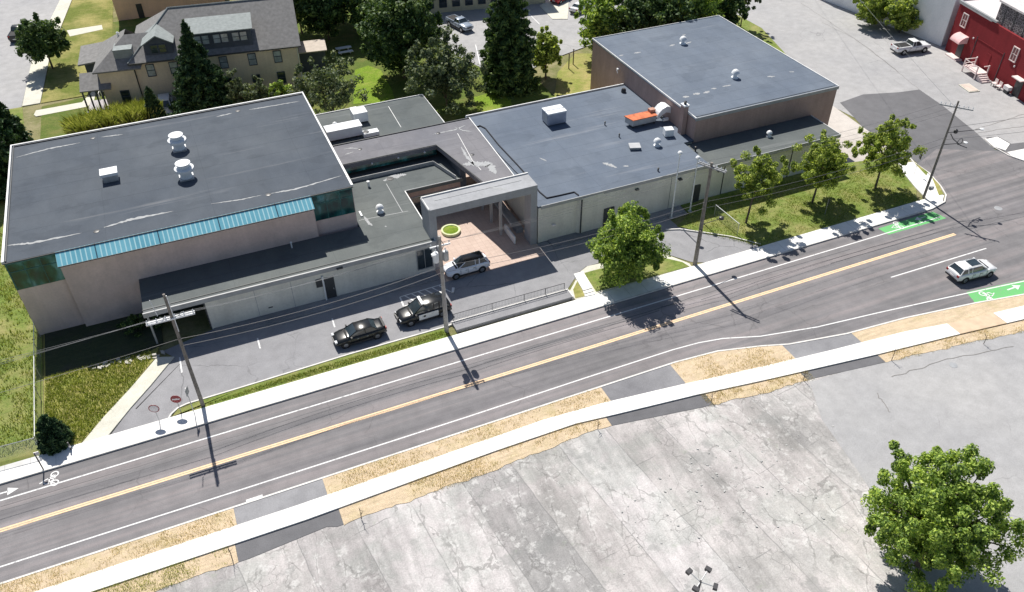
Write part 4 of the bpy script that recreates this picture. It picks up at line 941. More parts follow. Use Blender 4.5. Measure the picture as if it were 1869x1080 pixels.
MB().box(-2.30, -2.12, -.7, .7, 1.08, 1.12).box(-2.2, -2.14, -.6, -.5, .95, 1.08).box(-2.2, -2.14, .5, .6, .95, 1.08).build('spoiler', M['car_black'], c2, local=True)
c3 = vehicle('police_car', (15.25, 56.75, .012), PI+R(2), M['car_black'], 'black and white police SUV with push bumper parked behind the black sedan', 'police car', 'suv', 5.05, 1.95, 1.78)
for s in (-1, 1):
    d_ = MB().box(-1.15, .75, s*.975-.012, s*.975+.012, .42, 1.0).build('door_panel', M['car_white'], c3, local=True, label='white front and rear doors')
    sh_ = MB().tube((.2, s*.99, .76), (.2, s*.997, .76), .13, n=6).build('badge', M['metal_dark'], d_, local=True)
MB().box(.05, .30, -.62, .62, 1.80, 1.92).build('light_bar', M['metal_white'], c3, local=True)
mb = MB(); 
for s in (-.35, .35): mb.box(2.5, 2.62, s-.05, s+.05, .35, 1.0)
mb.box(2.56, 2.66, -.6, .6, .60, .70).box(2.56, 2.66, -.5, .5, .85, .93); mb.build('push_bumper', M['metal_dark'], c3, local=True)
c4 = vehicle('moving_car', (G(1769, 502).x, G(1769, 502).y, .012), R(-5), M['car_white'], 'white SUV with a dark sunroof driving along the near lane', 'car', 'suv', 4.75, 1.9, 1.60)
MB().box(-.75, .35, -.46, .46, 1.592, 1.612).build('sunroof', M['glass'], c4, local=True)
for s in (-1, 1): MB().tube((-1.3, s*.58, 1.63), (.25, s*.58, 1.63), .025, n=5).build('roof_rail', M['metal_grey'], c4, local=True)
c5 = vehicle('pickup_truck', (100.3, 84.6, .0), R(-8), M['car_white'], 'white pickup truck parked by the bushes beside the white building', 'pickup', 'pickup', 5.7, 1.98, 1.82)
c6 = vehicle('pickup_truck', (42.8, 120.5, .08), R(-75), M['car_blue'], 'pale blue pickup truck in the shade of the low tan building', 'pickup', 'pickup', 5.3, 1.9, 1.75)
c7 = vehicle('parked_car', (-2.5, 109.6, .05), R(-95), M['car_white'], 'white SUV parked against the tan house behind the spruce', 'car', 'suv', 4.9, 1.95, 1.75)
c8_ = vehicle('dark_truck', (-21.0, 145.5, .02), R(80), M['car_black'], 'black pickup truck parked on the street behind the round tree', 'pickup', 'pickup', 5.3, 1.95, 1.8)
c9 = vehicle('parked_car', (62.5, 124.5, .08), R(30), M['car_red'], 'red car at the top of the rear parking lot', 'car', 'sedan', 4.5, 1.8, 1.45)
c10 = vehicle('parked_car', (63.4, 119.2, .08), R(30), M['car_white'], 'white car parked just in front of the red one', 'car', 'sedan', 4.5, 1.8, 1.45)

# ================================================================ POLES, WIRES, SIGNS
def insul(t, x, y, z, h=.28, r=.06):
    MB().lathe((x, y, z), [(.02, 0), (.02, h*.4), (r, h*.45), (r*.6, h*.6), (r, h*.7), (r*.3, h)], 8).build('insulator', M['metal_white'], t, local=True)
def pole_base(loc, h, label, m='wood_pole', r0=.17, r1=.10, lean=(0, 0)):
    t = empty('utility_pole', loc, label, 'utility pole', 'wooden utility poles along the street')
    MB().tube((0, 0, 0), (lean[0], lean[1], h), r0, r1, 12).build('pole_shaft', M[m], t, True, local=True)
    return t
def crossarm(t, z, half, ang_, off=0.0, double=True, m='metal_white', n=6, cx=0, cy=0):
    d = Vector((math.cos(ang_), math.sin(ang_), 0)); nn = Vector((-d.y, d.x, 0)); mb = MB()
    c = Vector((cx, cy, 0))+d*off
    for s in ((-1, 1) if double else (0,)):
        q = c+nn*.13*s; mb.obox((q.x, q.y, 0), d, nn, half, .05, z-.06, z+.06)
    mb.build('crossarm', M[m], t, local=True)
    P = []
    for k in range(n):
        f = -1+2*k/(n-1); q = c+d*half*.94*f; insul(t, q.x, q.y, z+.061); P.append((q.x, q.y, z+.3))
    return P
# pole 1 by the drive entrance
b1 = G(371, 741); p1 = pole_base((b1.x, b1.y, 0), 11.9, 'utility pole with pale double crossarm standing by the no entry sign', 'wood_pole')
A1 = crossarm(p1, 9.6, 1.75, R(0), -.1, True, 'metal_white', 6)
MB().tube((-.9, 0, 10.1), (-1.05, .1, 11.6), .03, n=6).build('riser', M['metal_white'], p1, local=True)
MB().tube((.12, 0, 8.2), (.12, .02, 11.7), .05, n=6).build('conduit', M['metal_white'], p1, local=True)
MB().tube((.0, 0, 9.3), (.8, 0, 9.95), .03, n=5).tube((.0, 0, 9.3), (-.8, 0, 9.95), .03, n=5).build('arm_brace', M['metal_grey'], p1, local=True)
# pole 2 with transformers
p2 = pole_base((16.42, 53.75, 0), 10.6, 'utility pole carrying grey transformers next to the police car', 'wood_pole_pale', .2, .13)
for x, y, z in ((-.42, .05, 8.0), (.45, .1, 7.9)):
    tr_ = MB().lathe((x, y, z), [(.2, 0), (.26, .06), (.27, .85), (.22, .98), (.08, 1.05)], 14).build('transformer', M['metal_white'] if x < 0 else M['metal_grey'], p2, True, local=True)
    insul(tr_, x, y, z+1.03, .3, .07)
MB().box(-.9, .9, -.05, .05, 9.55, 9.68).build('crossarm', M['metal_white'], p2, local=True)
A2 = []
for x in (-.8, 0, .8): insul(p2, x, 0, 9.685); A2.append((x, 0, 9.95))
MB().lathe((-.62, -.1, 8.7), [(.05, 0), (.22, .1), (.24, .3), (.05, .4)], 10).build('street_lamp_head', M['metal_white'], p2, True, local=True)
MB().path([(-.15, -.05, 9.0), (-.35, -.1, 9.5), (-.2, 0, 10.1), (.0, 0, 10.4)], .03).path([(.15, 0, 9.2), (.35, .05, 9.6), (.1, 0, 10.2)], .03).build('cable_loop', M['wire'], p2, local=True)
for s in (0,): MB().tube((.14, -.12, .3), (.10, -.08, 7.5), .045, n=6).build('conduit', M['metal_grey'], p2, local=True)
# pole 3 leaning dark pole beside the drive exit
b3 = G(1268, 484); p3 = pole_base((b3.x, b3.y, 0), 11.7, 'dark utility pole at the east drive exit with a long slanted double crossarm', 'wood_pole', .22, .13)
A3 = crossarm(p3, 11.25, 1.4, R(-62), .1, True, 'trim_grey', 7)
MB().box(-.28, .02, -.30, -.18, 3.2, 4.4).build('meter_box', M['wood_pole'], p3, local=True)
MB().tube((0, 0, 4.9), (2.4, .3, 4.75), .03, n=6).build('lamp_arm', M['metal_dark'], p3, local=True)
MB().lathe((2.5, .3, 4.6), [(.1, 0), (.26, .1), (.22, .3), (.05, .38)], 10).build('lamp_head', M['metal_dark'], p3, True, local=True)
# pole 4 at the intersection
b4 = G(1685, 362); p4 = pole_base((b4.x, b4.y, .1), 11.6, 'tall dark utility pole on the corner with an antenna like crossarm', 'wood_pole', .15, .09)
A4 = crossarm(p4, 10.9, 1.6, R(-50), 0, False, 'trim_grey', 8)
def lamp_arm(z, dx, dy, dz, head='lamp_head'):
    MB().tube((0, 0, z), (dx, dy, z+dz), .04, .03, 6).build('lamp_arm', M['metal_dark'], p4, local=True)
    MB().lathe((dx+.15, dy, z+dz-.12), [(.05, 0), (.2, .05), (.22, .16), (.06, .24)], 10).build(head, M['metal_white'], p4, True, local=True)
lamp_arm(8.0, 3.6, -1.0, .1); lamp_arm(6.6, 2.3, -.7, .05)
MB().path([(.4, -.1, 7.9), (.9, -.3, 7.2), (1.9, -.6, 6.4), (2.8, -.8, 6.0)], .05).build('cable_loop', M['wire'], p4, local=True)
mb = MB(); 
for k in range(18):
    a_ = k*PI/9; b_ = (k+1)*PI/9; mb.tube((1.8+.35*math.cos(a_), -.5, 6.8+.35*math.sin(a_)), (1.8+.35*math.cos(b_), -.5, 6.8+.35*math.sin(b_)), .04, n=5)
mb.build('cable_coil', M['wire'], p4, local=True)
MB().lathe((.9, -.25, 7.85), [(.08, 0), (.22, .1), (.2, .4), (.05, .5)], 10).build('splice_case', M['metal_dark'], p4, True, local=True)
MB().box(.15, .6, -.4, -.1, 1.1, 1.5).build('signal_box', M['trim_grey'], p4, local=True)
def wire(a, b, sag, label, m='wire', r=.010):
    a = Vector(a); b = Vector(b); pts = []
    for k in range(17):
        f = k/16; p = a.lerp(b, f); p.z -= 4*sag*f*(1-f); pts.append(p)
    tag(MB().path(pts, r, n=4).build('overhead_wire', M[m]), label, 'wire', 'overhead wires strung between the poles')
def wp(t, p): return Vector(t.location)+Vector(p)
W0 = 'thin overhead wire strung along the street between the utility poles'
ORD = ('upper', 'middle', 'lower')
for k, (i, j) in enumerate(((0, 0), (3, 1), (5, 2))):
    wire(wp(p1, A1[i]), wp(p2, A2[j]), .5, ORD[k]+' thin pale wire between the no entry sign pole and the transformer pole', 'wire_pale')
    wire(wp(p1, A1[i]), Vector((-50, b1.y+A1[i][1]+(k-1)*1.0, 10.2)), .6, ORD[k]+' thin pale wire leaving the no entry sign pole to the left', 'wire_pale')
for k, (i, j) in enumerate(((0, 1), (1, 3), (2, 5))): wire(wp(p2, A2[i]), wp(p3, A3[j]), .5, ORD[k]+' thin wire between the transformer pole and the drive exit pole')
for k, (i, j) in enumerate(((1, 1), (3, 4), (5, 6))): wire(wp(p3, A3[i]), wp(p4, A4[j]), .5, ORD[k]+' thin wire between the drive exit pole and the corner pole')
for z1, z2 in ((7.6, 7.2), (6.9, 6.4)):
    for a_, b_, za, zb, tx in ((p1, p2, z1, z1, 'between the no entry sign pole and the transformer pole'), (p2, p3, z1, z1, 'between the transformer pole and the drive exit pole'), (p3, p4, z1, z2+.4, 'between the drive exit pole and the corner pole')):
        wire(wp(a_, (0, -.15, za)), wp(b_, (0, -.15, zb)), .6, ('higher' if z1 > 7.2 else 'lower')+' thick low cable '+tx, 'wire', .016)
wire(wp(p1, (0, -.15, 7.6)), (-50, 52.5, 7.6), .6, 'thick low overhead cable leaving the frame at the left', 'wire', .016)
wire(wp(p4, (0, 0, 8.6)), (108, 49, 8.8), .4, 'overhead wire running east from the corner pole', 'wire', .018)
wire(wp(p4, (0, 0, 7.2)), (108, 47, 7.4), .5, 'lower overhead cable running east from the corner pole', 'wire', .016)
wire(wp(p4, (0, 0, 10.8)), (104, 120, 10.6), .6, 'overhead wire running up the cross street from the corner pole', 'wire_pale', .014)

# two slim flag poles before the central block
def flagpole(u, v, h, label):
    p = G(u, v); t = empty('flagpole', (p.x, p.y, .05), label, 'flagpole', 'white poles before the building')
    MB().tube((0, 0, 0), (0, 0, h), .09, .05, 10).build('pole_shaft', M['metal_white'], t, True, local=True)
    MB().lathe((0, 0, h), [(.05, 0), (.20, .1), (.26, .22), (.18, .36), (.03, .42)], 14).build('finial', M['metal_white'], t, True, local=True)
    MB().lathe((0, 0, 0), [(.25, 0), (.25, .06), (.1, .12)], 14).build('base', M['metal_grey'], t, local=True)
flagpole(1225, 398, 7.7, 'tall white pole with a ball top left of the other one before the grey wall')
flagpole(1259, 386, 6.4, 'shorter white pole with a ball top right beside the dark utility pole')

# no entry signs
def round_sign(loc, h, label, kind, rz, lean=0):
    t = empty('road_sign', loc, label, 'road sign', None, rz)
    MB().tube((0, 0, 0), (0, 0, h), .035, n=8).build('sign_post', M['metal_grey'], t, local=True)
    pl = MB(); n = 28; rr = .42; zc = h-.35
    def disc(y, r): return [(r*math.cos(2*PI*i/n), y, zc+r*math.sin(2*PI*i/n)) for i in range(n)]
    a_ = disc(-.045, rr); b_ = disc(-.065, rr)
    pl.add(a_+b_, [tuple(range(n))[::-1] if False else tuple(range(n)), tuple(range(n, 2*n))[::-1]]+[(i, (i+1) % n, n+(i+1) % n, n+i) for i in range(n)])
    pb = pl.build('sign_plate', M['sign_red'], t, local=True)
    if kind == 'bar': MB().box(-.29, .29, -.075, -.066, zc-.07, zc+.07).build('white_bar', M['sign_white'], pb, local=True)
    else:
        c_ = disc(-.072, .35); MB().add(c_, [tuple(range(n))[::-1]]).build('white_disc', M['sign_white'], pb, local=True)
    return t
g1 = G(331, 753)
s1 = round_sign((g1.x, g1.y, .1), 1.9, 'red round no entry sign with white bar at the drive entrance', 'bar', R(-18))
g2 = G(292, 771)
s2 = round_sign((g2.x, g2.y, .05), 2.0, 'white round sign with a dark red rim left of the no entry sign', 'disc', R(-18))
g3 = G(356, 757); t = empty('road_sign', (g3.x, g3.y, .1), 'thin sign seen edge on between the no entry sign and the utility pole', 'road sign', None, R(68))
MB().tube((0, 0, 0), (0, 0, 3.0), .035, n=8).build('sign_post', M['metal_grey'], t, local=True)
MB().box(-.3, .3, -.06, -.04, 2.3, 3.0).build('sign_plate', M['trim_grey'], t, local=True)
def edge_sign(u, v, h, label, rz=70):
    p = G(u, v); t = empty('road_sign', (p.x, p.y, .1), label, 'road sign', None, R(rz))
    MB().tube((0, 0, 0), (0, 0, h), .03, n=6).build('sign_post', M['metal_grey'], t, local=True)
    MB().box(-.25, .25, -.055, -.035, h-.65, h).build('sign_plate', M['trim_dark'], t, local=True)
edge_sign(1668, 318, 2.6, 'small dark sign on a thin post beside the corner walkway')
edge_sign(1505, 392, 1.9, 'thin leaning marker post in the shade on the east lawn near the far sidewalk')
# floodlight column in the near lot (base is below the frame)
pf = G(1279, 1060, 10.2); t = empty('floodlight_pole', (pf.x, pf.y, 0), 'tall lot light with four black floodlight heads seen from above', 'lot light')
MB().tube((0, 0, 0), (0, 0, 10.2), .11, .06, 10).build('pole_shaft', M['metal_dark'], t, local=True)
for (u, v) in ((1258, 1042), (1293, 1038), (1306, 1070), (1270, 1074)):
    q = G(u, v, 10.15)-pf; q.z = 0; q = q*1.0
    MB().tube((0, 0, 10.1), (q.x, q.y, 10.1), .03, n=6).build('arm', M['metal_grey'], t, local=True)
    d_ = q.normalized(); nn = Vector((-d_.y, d_.x, 0)); MB().obox((q.x, q.y, 0), d_, nn, .12, .17, 10.0, 10.2).build('floodlight', M['metal_dark'], t, local=True)
# concrete ledge with railing by the far sidewalk
t = empty('ramp_railing', (18, 54.6, .02), 'long low metal railing with many balusters above the pale concrete ledge', 'railing')
x0, x1 = 17.4, 28.7; mb = MB()
for x in (x0, (x0+x1)/2-1.8, x1-4.2, x1-2.0, x1): MB().tube((x-18, 0, 0), (x-18, 0, 1.05), .03, n=6).build('railing_post', M['metal_dark'], t, local=True)
MB().tube((x0-18, 0, 1.05), (x1-18, 0, 1.05), .025, n=6).build('top_rail', M['metal_dark'], t, local=True)
MB().tube((x0-18, 0, .5), (x1-18, 0, .5), .02, n=6).build('mid_rail', M['metal_grey'], t, local=True)
for k in range(76): x = x0+(x1-x0)*k/76; mb.tube((x-18, 0, .1), (x-18, 0, 1.05), .016, n=4)
mb.build('balusters', M['metal_grey'], t, local=True)
t2 = empty('concrete_ledge', (23, 53.8, 0), 'long pale concrete ledge between the railing and the far sidewalk', 'ledge')
MB().box(17.2-23, 28.9-23, -.55, .5, -.02, .34).build('ledge_top', M['asphalt_lot'], t2, local=True)
MB().box(17.15-23, 29.0-23, .54, .66, -.02, .42).build('ledge_coping', M['kerb'], t2, local=True)
MB().box(28.91-23, 29.05-23, -.6, .53, -.02, .38).build('ledge_end', M['kerb'], t2, local=True)
# chain link fences
def fence(a, b, h, label, posts, top='metal_white', rz=None):
    a = Vector(a); b = Vector(b); t = empty('chain_link_fence', (a.x, a.y, 0), label, 'fence'); d = b-a
    for k in range(posts):
        q = d*k/(posts-1); MB().tube((q.x, q.y, 0), (q.x, q.y, h+.05), .035, n=6).build('fence_post', M['metal_grey'], t, local=True)
    MB().tube((0, 0, h), (d.x, d.y, h), .03, n=6).build('top_rail', M[top], t, local=True)
    MB().add([(0, 0, .05), (d.x, d.y, .05), (d.x, d.y, h-.03), (0, 0, h-.03)], [(0, 1, 2, 3)]).build('mesh_panel', M['link'], t, local=True)
fence((-17.45, 68.0, 0), (-17.2, 53.4, 0), 1.7, 'grey chain link fence running from the hall corner towards the far sidewalk', 6)
fence((-40, 54.3, 0), (-17.3, 53.35, 0), 1.6, 'green grey chain link fence crossing the lawn at the left edge of the frame', 8, 'metal_grey')
fence(tuple(G(1303, 395))[:2]+(0,), tuple(G(1345, 430))[:2]+(0,), 1.5, 'short pale railed fence on the lawn next to the dark utility pole', 2)
# small posts and dead saplings along the near verge
def sapling(u, v, h, label, seed):
    p = G(u, v); rr = random.Random(seed); t = empty('dead_sapling', (p.x, p.y, .05), label, 'sapling', 'thin dead saplings along the near verge')
    MB().path([(0, 0, 0), (.03, .02, h*.5), (-.02, .04, h)], .035, .015, 5).build('trunk', M['bark'], t, local=True)
    mb = MB()
    for k in range(7):
        z = h*rr.uniform(.25, .85); a_ = rr.uniform(0, 2*PI); l = rr.uniform(.2, .45)
        mb.tube((0, 0, z), (l*math.cos(a_), l*math.sin(a_), z+l*.8), .012, .005, 4)
    mb.build('branch', M['bark'], t, local=True)
for k, (u, v, h, lb) in enumerate(((1627, 658, 1.4, 'dead sapling right of the eastern dark driveway patch'), (1466, 694, 1.2, 'dead sapling left of the eastern dark driveway patch'), (1298, 733, 1.0, 'dead sapling at the right edge of the middle driveway'), (1091, 784, 1.1, 'dead sapling at the left edge of the middle driveway'), (660, 948, 1.3, 'dead sapling right of the western driveway'), (424, 1020, 1.4, 'forked dead sapling left of the western driveway'), (1795, 628, 1.0, 'dead sapling by the tan paving near the right edge'))):
    sapling(u, v, h, lb, k)
# bollards / hydrants
p = G(80, 858); t = empty('utility_marker', (p.x, p.y, 0), 'dark marker post with white top at the fence corner', 'post')
MB().tube((0, 0, 0), (0, 0, 2.0), .05, n=8).build('post', M['metal_dark'], t, local=True); MB().box(-.05, .3, -.03, .03, 1.75, 2.05).build('sign_plate', M['sign_white'], t, local=True)
p = G(131, 822); t = empty('utility_marker', (p.x, p.y, 0), 'short dark post with white band beside the ramp walkway', 'post')
MB().tube((0, 0, 0), (0, 0, .95), .06, n=8).build('post', M['metal_dark'], t, local=True); MB().tube((0, 0, .4), (0, 0, .6), .075, n=8).build('white_band', M['sign_white'], t, local=True)
p = G(827, 531); tag(MB().obox((p.x, p.y, 0), (.5, 1, 0), (1, -.5, 0), .35, .12, .02, .17).build('parking_block', M['trim_white']), 'small white parking block on the drive near the silver car', 'parking block')

# ================================================================ HOUSES AND OTHER BUILDINGS
def lwin(t, x, y, z, w_=.95, h=1.5, label=None, face=-1, m='glass_pale', par=None):
    """sash window in a wall facing local -Y"""
    p = MB().box(x-w_/2, x+w_/2, y-.06, y-.003, z, z+h).build('window', M[m], par or t, local=True, label=label)
    f = MB(); k = .09
    f.box(x-w_/2-k, x-w_/2, y-.11, y-.002, z-k, z+h+k).box(x+w_/2, x+w_/2+k, y-.11, y-.002, z-k, z+h+k)
    f.box(x-w_/2, x+w_/2, y-.11, y-.002, z+h, z+h+k).box(x-w_/2, x+w_/2, y-.13, y-.002, z-k, z)
    f.box(x-w_/2, x+w_/2, y-.09, y-.061, z+h*.48, z+h*.54)
    f.build('window_frame', M['wall_slate'], p, local=True)
RZH = R(-8.5)
hs = empty('tan_house', (-5.0, 112.9, 0), 'two storey tan house with steep grey shingle roof and dormers behind the west hall', 'house', None, RZH)
ez, rz_ = 6.0, 10.3; HL, HD = 21.0, 12.5
MB().box(0, HL, 0, HD, 0, ez).build('wall', M['wall_tan'], hs, local=True)
o_ = .45
def V(*p): return tuple(p)
roofv = [V(-o_, -o_, ez), V(HL+o_, -o_, ez), V(HL+o_, HD+o_, ez), V(-o_, HD+o_, ez), V(5.2, HD/2, rz_), V(HL+o_, HD/2, rz_), V(-o_, -o_, ez-.2), V(HL+o_, -o_, ez-.2), V(HL+o_, HD+o_, ez-.2), V(-o_, HD+o_, ez-.2)]
rf = MB().add(roofv, [(0, 1, 5, 4), (2, 3, 4, 5), (3, 0, 4), (6, 7, 1, 0), (9, 6, 0, 3), (9, 8, 7, 6), (8, 9, 3, 2), (7, 8, 2, 5, 1)]).build('roof', M['shingle'], hs, local=True)
MB().tube((-o_, -o_, ez+.03), (5.2, HD/2, rz_+.03), .10, n=6).tube((5.2, HD/2, rz_+.03), (HL+o_, HD/2, rz_+.03), .10, n=6).build('ridge_cap', M['shingle_pale'], rf, local=True)
MB().box(-o_, HL+o_, -o_-.12, -o_-.002, ez-.2, ez-.02).build('gutter', M['trim_dark'], hs, local=True)
for x in (2.0, 4.9, 11.2, 14.9, 18.2): lwin(hs, x, 0, 3.9, .9, 1.5)
for x in (8.6, 11.2, 14.9, 18.2): lwin(hs, x, 0, .9, .9, 1.5, m='glass')
MB().tube((.05, -.14, .1), (.05, -.14, ez-.2), .07, n=6).build('downpipe', M['trim_dark'], hs, local=True)
MB().tube((HL-.1, -.14, .1), (HL-.1, -.14, ez-.2), .06, n=6).build('downpipe', M['trim_white'], hs, local=True)
sl = (rz_-ez)/(HD/2+o_)
# small gabled dormer
dm = MB().box(1.9, 5.3, .35, 3.6, ez+.2, ez+2.0).add([(1.9, .35, ez+2.0), (5.3, .35, ez+2.0), (3.6, .35, ez+2.9)], [(0, 1, 2)]).build('dormer', M['wall_slate'], hs, local=True, label='small gabled dormer')
MB().add([(1.6, .1, ez+1.9), (3.6, .1, ez+3.05), (5.6, .1, ez+1.9), (1.6, 4.4, ez+1.9), (3.6, 5.0, ez+3.05), (5.6, 4.4, ez+1.9), (1.6, .1, ez+1.78), (3.6, .1, ez+2.9), (5.6, .1, ez+1.78)], [(0, 1, 4, 3), (1, 2, 5, 4), (6, 7, 1, 0), (7, 8, 2, 1)]).build('dormer_roof', M['shingle_pale'], dm, local=True)
for x in (3.1, 4.1): lwin(hs, x, .35, ez+.75, .8, 1.0, par=dm, m='glass')
# long shed dormer
dm = MB().box(7.6, 15.4, .3, 5.2, ez+.1, ez+2.75).build('dormer', M['wall_slate'], hs, local=True, label='long shed roofed dormer with a row of windows')
MB().add([(7.3, -.05, ez+2.7), (15.7, -.05, ez+2.7), (15.7, 3.6, ez+3.5), (7.3, 3.6, ez+3.5), (7.3, -.05, ez+2.82), (15.7, -.05, ez+2.82), (15.7, 3.6, ez+3.62), (7.3, 3.6, ez+3.62)], [(0, 1, 5, 4), (4, 5, 6, 7), (1, 2, 6, 5), (3, 0, 4, 7), (3, 2, 1, 0)]).build('dormer_roof', M['shingle_pale'], dm, local=True)
for x in (8.6, 9.6, 11.0, 12.0, 13.4, 14.4): lwin(hs, x, .3, ez+1.25, .8, 1.1, par=dm)
# west wing with hipped roof and porches
ww = MB().box(-4.4, -.01, -.3, 9.0, 0, 5.4).build('west_wall', M['wall_tan'], hs, local=True)
MB().add([V(-4.9, -.75, 5.4), V(1.0, -.75, 5.4), V(1.0, 9.5, 5.4), V(-4.9, 9.5, 5.4), V(-.6, 3.4, 8.4), V(3.5, 3.4, 8.4), V(-.6, 5.4, 8.4), V(-4.9, -.75, 5.22), V(1.0, -.75, 5.22)], [(0, 1, 5, 4), (0, 4, 6, 3), (2, 3, 6), (7, 8, 1, 0)]).build('wing_roof', M['shingle'], hs, local=True)
MB().box(-2.0, .3, .6, 3.2, 5.9, 7.5).build('dormer', M['shingle_pale'], hs, local=True)
MB().lathe((-1.6, 5.0, 7.6), [(.12, 0), (.12, .5), (.2, .55), (.05, .7)], 10).build('vent_pipe', M['metal_white'], hs, local=True)
lwin(hs, -1.9, -.3, .8, .95, 1.6, m='glass')
MB().add([V(-7.0, -1.2, 3.3), V(-3.2, -1.2, 3.3), V(-3.2, 1.6, 4.6), V(-7.0, 1.6, 4.6), V(-7.0, -1.2, 3.15), V(-3.2, -1.2, 3.15), V(-3.2, 1.6, 4.45), V(-7.0, 1.6, 4.45)], [(0, 1, 2, 3), (4, 5, 1, 0), (7, 4, 0, 3), (7, 6, 5, 4), (5, 6, 2, 1)]).build('porch_roof', M['shingle'], hs, local=True)
for x in (-6.8, -6.0, -5.2, -4.5): MB().box(x-.09, x+.09, -1.0, -.82, .3, 3.15).build('porch_post', M['wall_slate'], hs, local=True)
MB().box(-7.0, -4.41, -1.1, 2.5, 0, .35).build('porch_floor', M['shingle_pink'], hs, local=True)
MB().add([V(-8.2, 7.0, 3.6), V(-2.0, 7.0, 4.2), V(-2.0, 12.0, 4.9), V(-8.2, 12.0, 4.3), V(-8.2, 7.0, 3.4), V(-2.0, 7.0, 4.0), V(-2, 12, 4.7), V(-8.2, 12, 4.1)], [(0, 1, 2, 3), (4, 5, 1, 0), (7, 4, 0, 3), (7, 6, 5, 4), (5, 6, 2, 1)]).build('porch_roof', M['shingle'], hs, local=True)
MB().box(-7.6, -4.5, 8.0, 11.5, 0, 3.2).build('side_porch', M['wall_slate'], hs, local=True)
for y in (2.8, 4.2, 5.6, 7.0): MB().box(-5.9, -5.8, y-.05, y+.05, .0, 1.1).build('rail_post', M['trim_white'], hs, local=True)
MB().tube((-5.85, 2.8, 1.1), (-5.85, 7.4, 1.1), .05, n=6).build('handrail', M['trim_white'], hs, local=True)
# rear lean-to at the east end
MB().box(HL+.0, HL+3.6, 4.2, 7.6, 0, 3.1).build('side_porch', M['wall_slate'], hs, local=True)
MB().box(HL+.05, HL+3.9, 3.8, 7.9, 3.102, 3.25).build('porch_roof', plain('tan porch roof', (.48, .42, .36), .8), hs, local=True)
# slatted white bench
p = G(629, 96); t = empty('garden_bench', (p.x, p.y, .04), 'white slatted double bench on the shaded lawn behind the house', 'bench')
for y in (-.85, .0, .85): MB().box(-1.1, 1.1, y-.33, y+.33, .72 if y == 0 else .42, .78 if y == 0 else .48).build('seat' if y else 'table_top', M['metal_white'], t, local=True)
for x in (-.7, .7): MB().box(x-.06, x+.06, -.9, .9, .1, .16).box(x-.05, x+.05, -.06, .06, .16, .72).box(x-.05, x+.05, -.8, -.7, .16, .42).box(x-.05, x+.05, .7, .8, .16, .42).build('leg', M['metal_white'], t, local=True)
# tan block beyond the house
tb = empty('tan_building', (-6.5, 146.3, 0), 'plain tan rendered building rising behind the house at the top left', 'building', None, R(-4))
MB().box(0, 17, 0, 14, 0, 9.5).build('wall', M['wall_tan2'], tb, local=True)
MB().box(-.3, 17.3, -.3, 14.3, 9.502, 9.8).build('roof', M['shingle_pink'], tb, local=True)
MB().box(3.2, 4.1, -.06, -.003, 0, 2.3).build('door', M['metal_dark'], tb, local=True)
for x in (7, 10, 13): lwin(tb, x, 0, 5.5, 1.1, 1.5)
# low tan office beyond the parking lot
lb = empty('low_building', (38.0, 128.6, 0), 'low cream building with a row of dark square windows beyond the parking lot', 'building', None, R(-10))
MB().box(0, 22, 0, 12, 0, 6.5).build('wall', wall_mat('cream wall', (.62, .58, .42), 0, .3), lb, local=True)
MB().box(-.2, 22.2, -.2, 12.2, 6.502, 6.75).build('roof', M['roof_low'], lb, local=True)
for k in range(7): lwin(lb, 2.6+k*2.15, 0, 1.0, 1.1, 1.3, m='glass')
# red brick shop building on the east lot
ra = G(1724, 92); rb = G(1869, 196)
ra = Vector((105.6, 83.0, 0)); rb = Vector((101.2, 63.0, 0)); dd = (rb-ra); L = dd.length; rzr = math.atan2(dd.y, dd.x)
rb_ = empty('red_building', tuple(ra), 'red painted brick building with white framed windows and a white porch', 'building', None, rzr)
# local +X runs along the visible face (towards the camera), local +Y goes into the building
def rl(mb, name, m, **k): return mb.build(name, m, rb_, local=True, **k)
rl(MB().box(0, L+12, .0, 16, 0, 6.9), 'wall', M['wall_red'])
rl(MB().box(-.1, 7.2, -.12, 16, 6.902, 7.1), 'roof', plain('pale flat roof', (.70, .66, .66), .8))
rl(MB().box(-.15, 8.2, -.2, .15, 7.102, 7.35), 'parapet', M['trim_grey'])
rl(MB().box(7.2, L+12, .35, 16, 6.902, 9.6), 'upper_wall', M['pattern'], label='upper storey of dark patterned shingle')
rl(MB().box(7.0, L+12.2, .1, 16.2, 9.602, 9.85), 'upper_roof', plain('pale flat roof b', (.66, .62, .62), .8))
for x in (8.6, 10.6, 12.7, 15): rl(MB().box(x-.05, x+.05, .3, .348, 6.95, 9.6), 'pilaster', M['trim_dark'])
def rwin(x, z, w_=.95, h=1.7, par=None):
    p = rl(MB().box(x-w_/2, x+w_/2, -.06, -.003, z, z+h), 'window', plain('red tinted glass', (.22, .07, .07), .2) if 'red tinted glass' not in bpy.data.materials else bpy.data.materials['red tinted glass'])
    f = MB(); k = .12
    f.box(x-w_/2-k, x-w_/2, -.12, -.002, z-k, z+h+k).box(x+w_/2, x+w_/2+k, -.12, -.002, z-k, z+h+k).box(x-w_/2, x+w_/2, -.12, -.002, z+h, z+h+k).box(x-w_/2, x+w_/2, -.14, -.002, z-k, z).box(x-.03, x+.03, -.1, -.061, z, z+h).box(x-w_/2, x+w_/2, -.1, -.061, z+h*.5-.03, z+h*.5+.03)
    f.build('window_frame', M['pink_wood'], p, local=True)
rwin(2.0, 4.3); rwin(13.2, 3.9); rwin(19.0, 3.9)
rl(MB().box(2.4, 3.6, -.06, -.003, 0, 2.2), 'door', M['metal_dark'])
rl(MB().box(8.4, 9.3, -.06, -.003, 1.0, 3.0), 'door', M['wall_red'])
for x in (5.6, 11.4): rl(MB().box(x-.05, x+.05, -.05, -.003, 0, 4.2), 'pipe', M['trim_dark'])
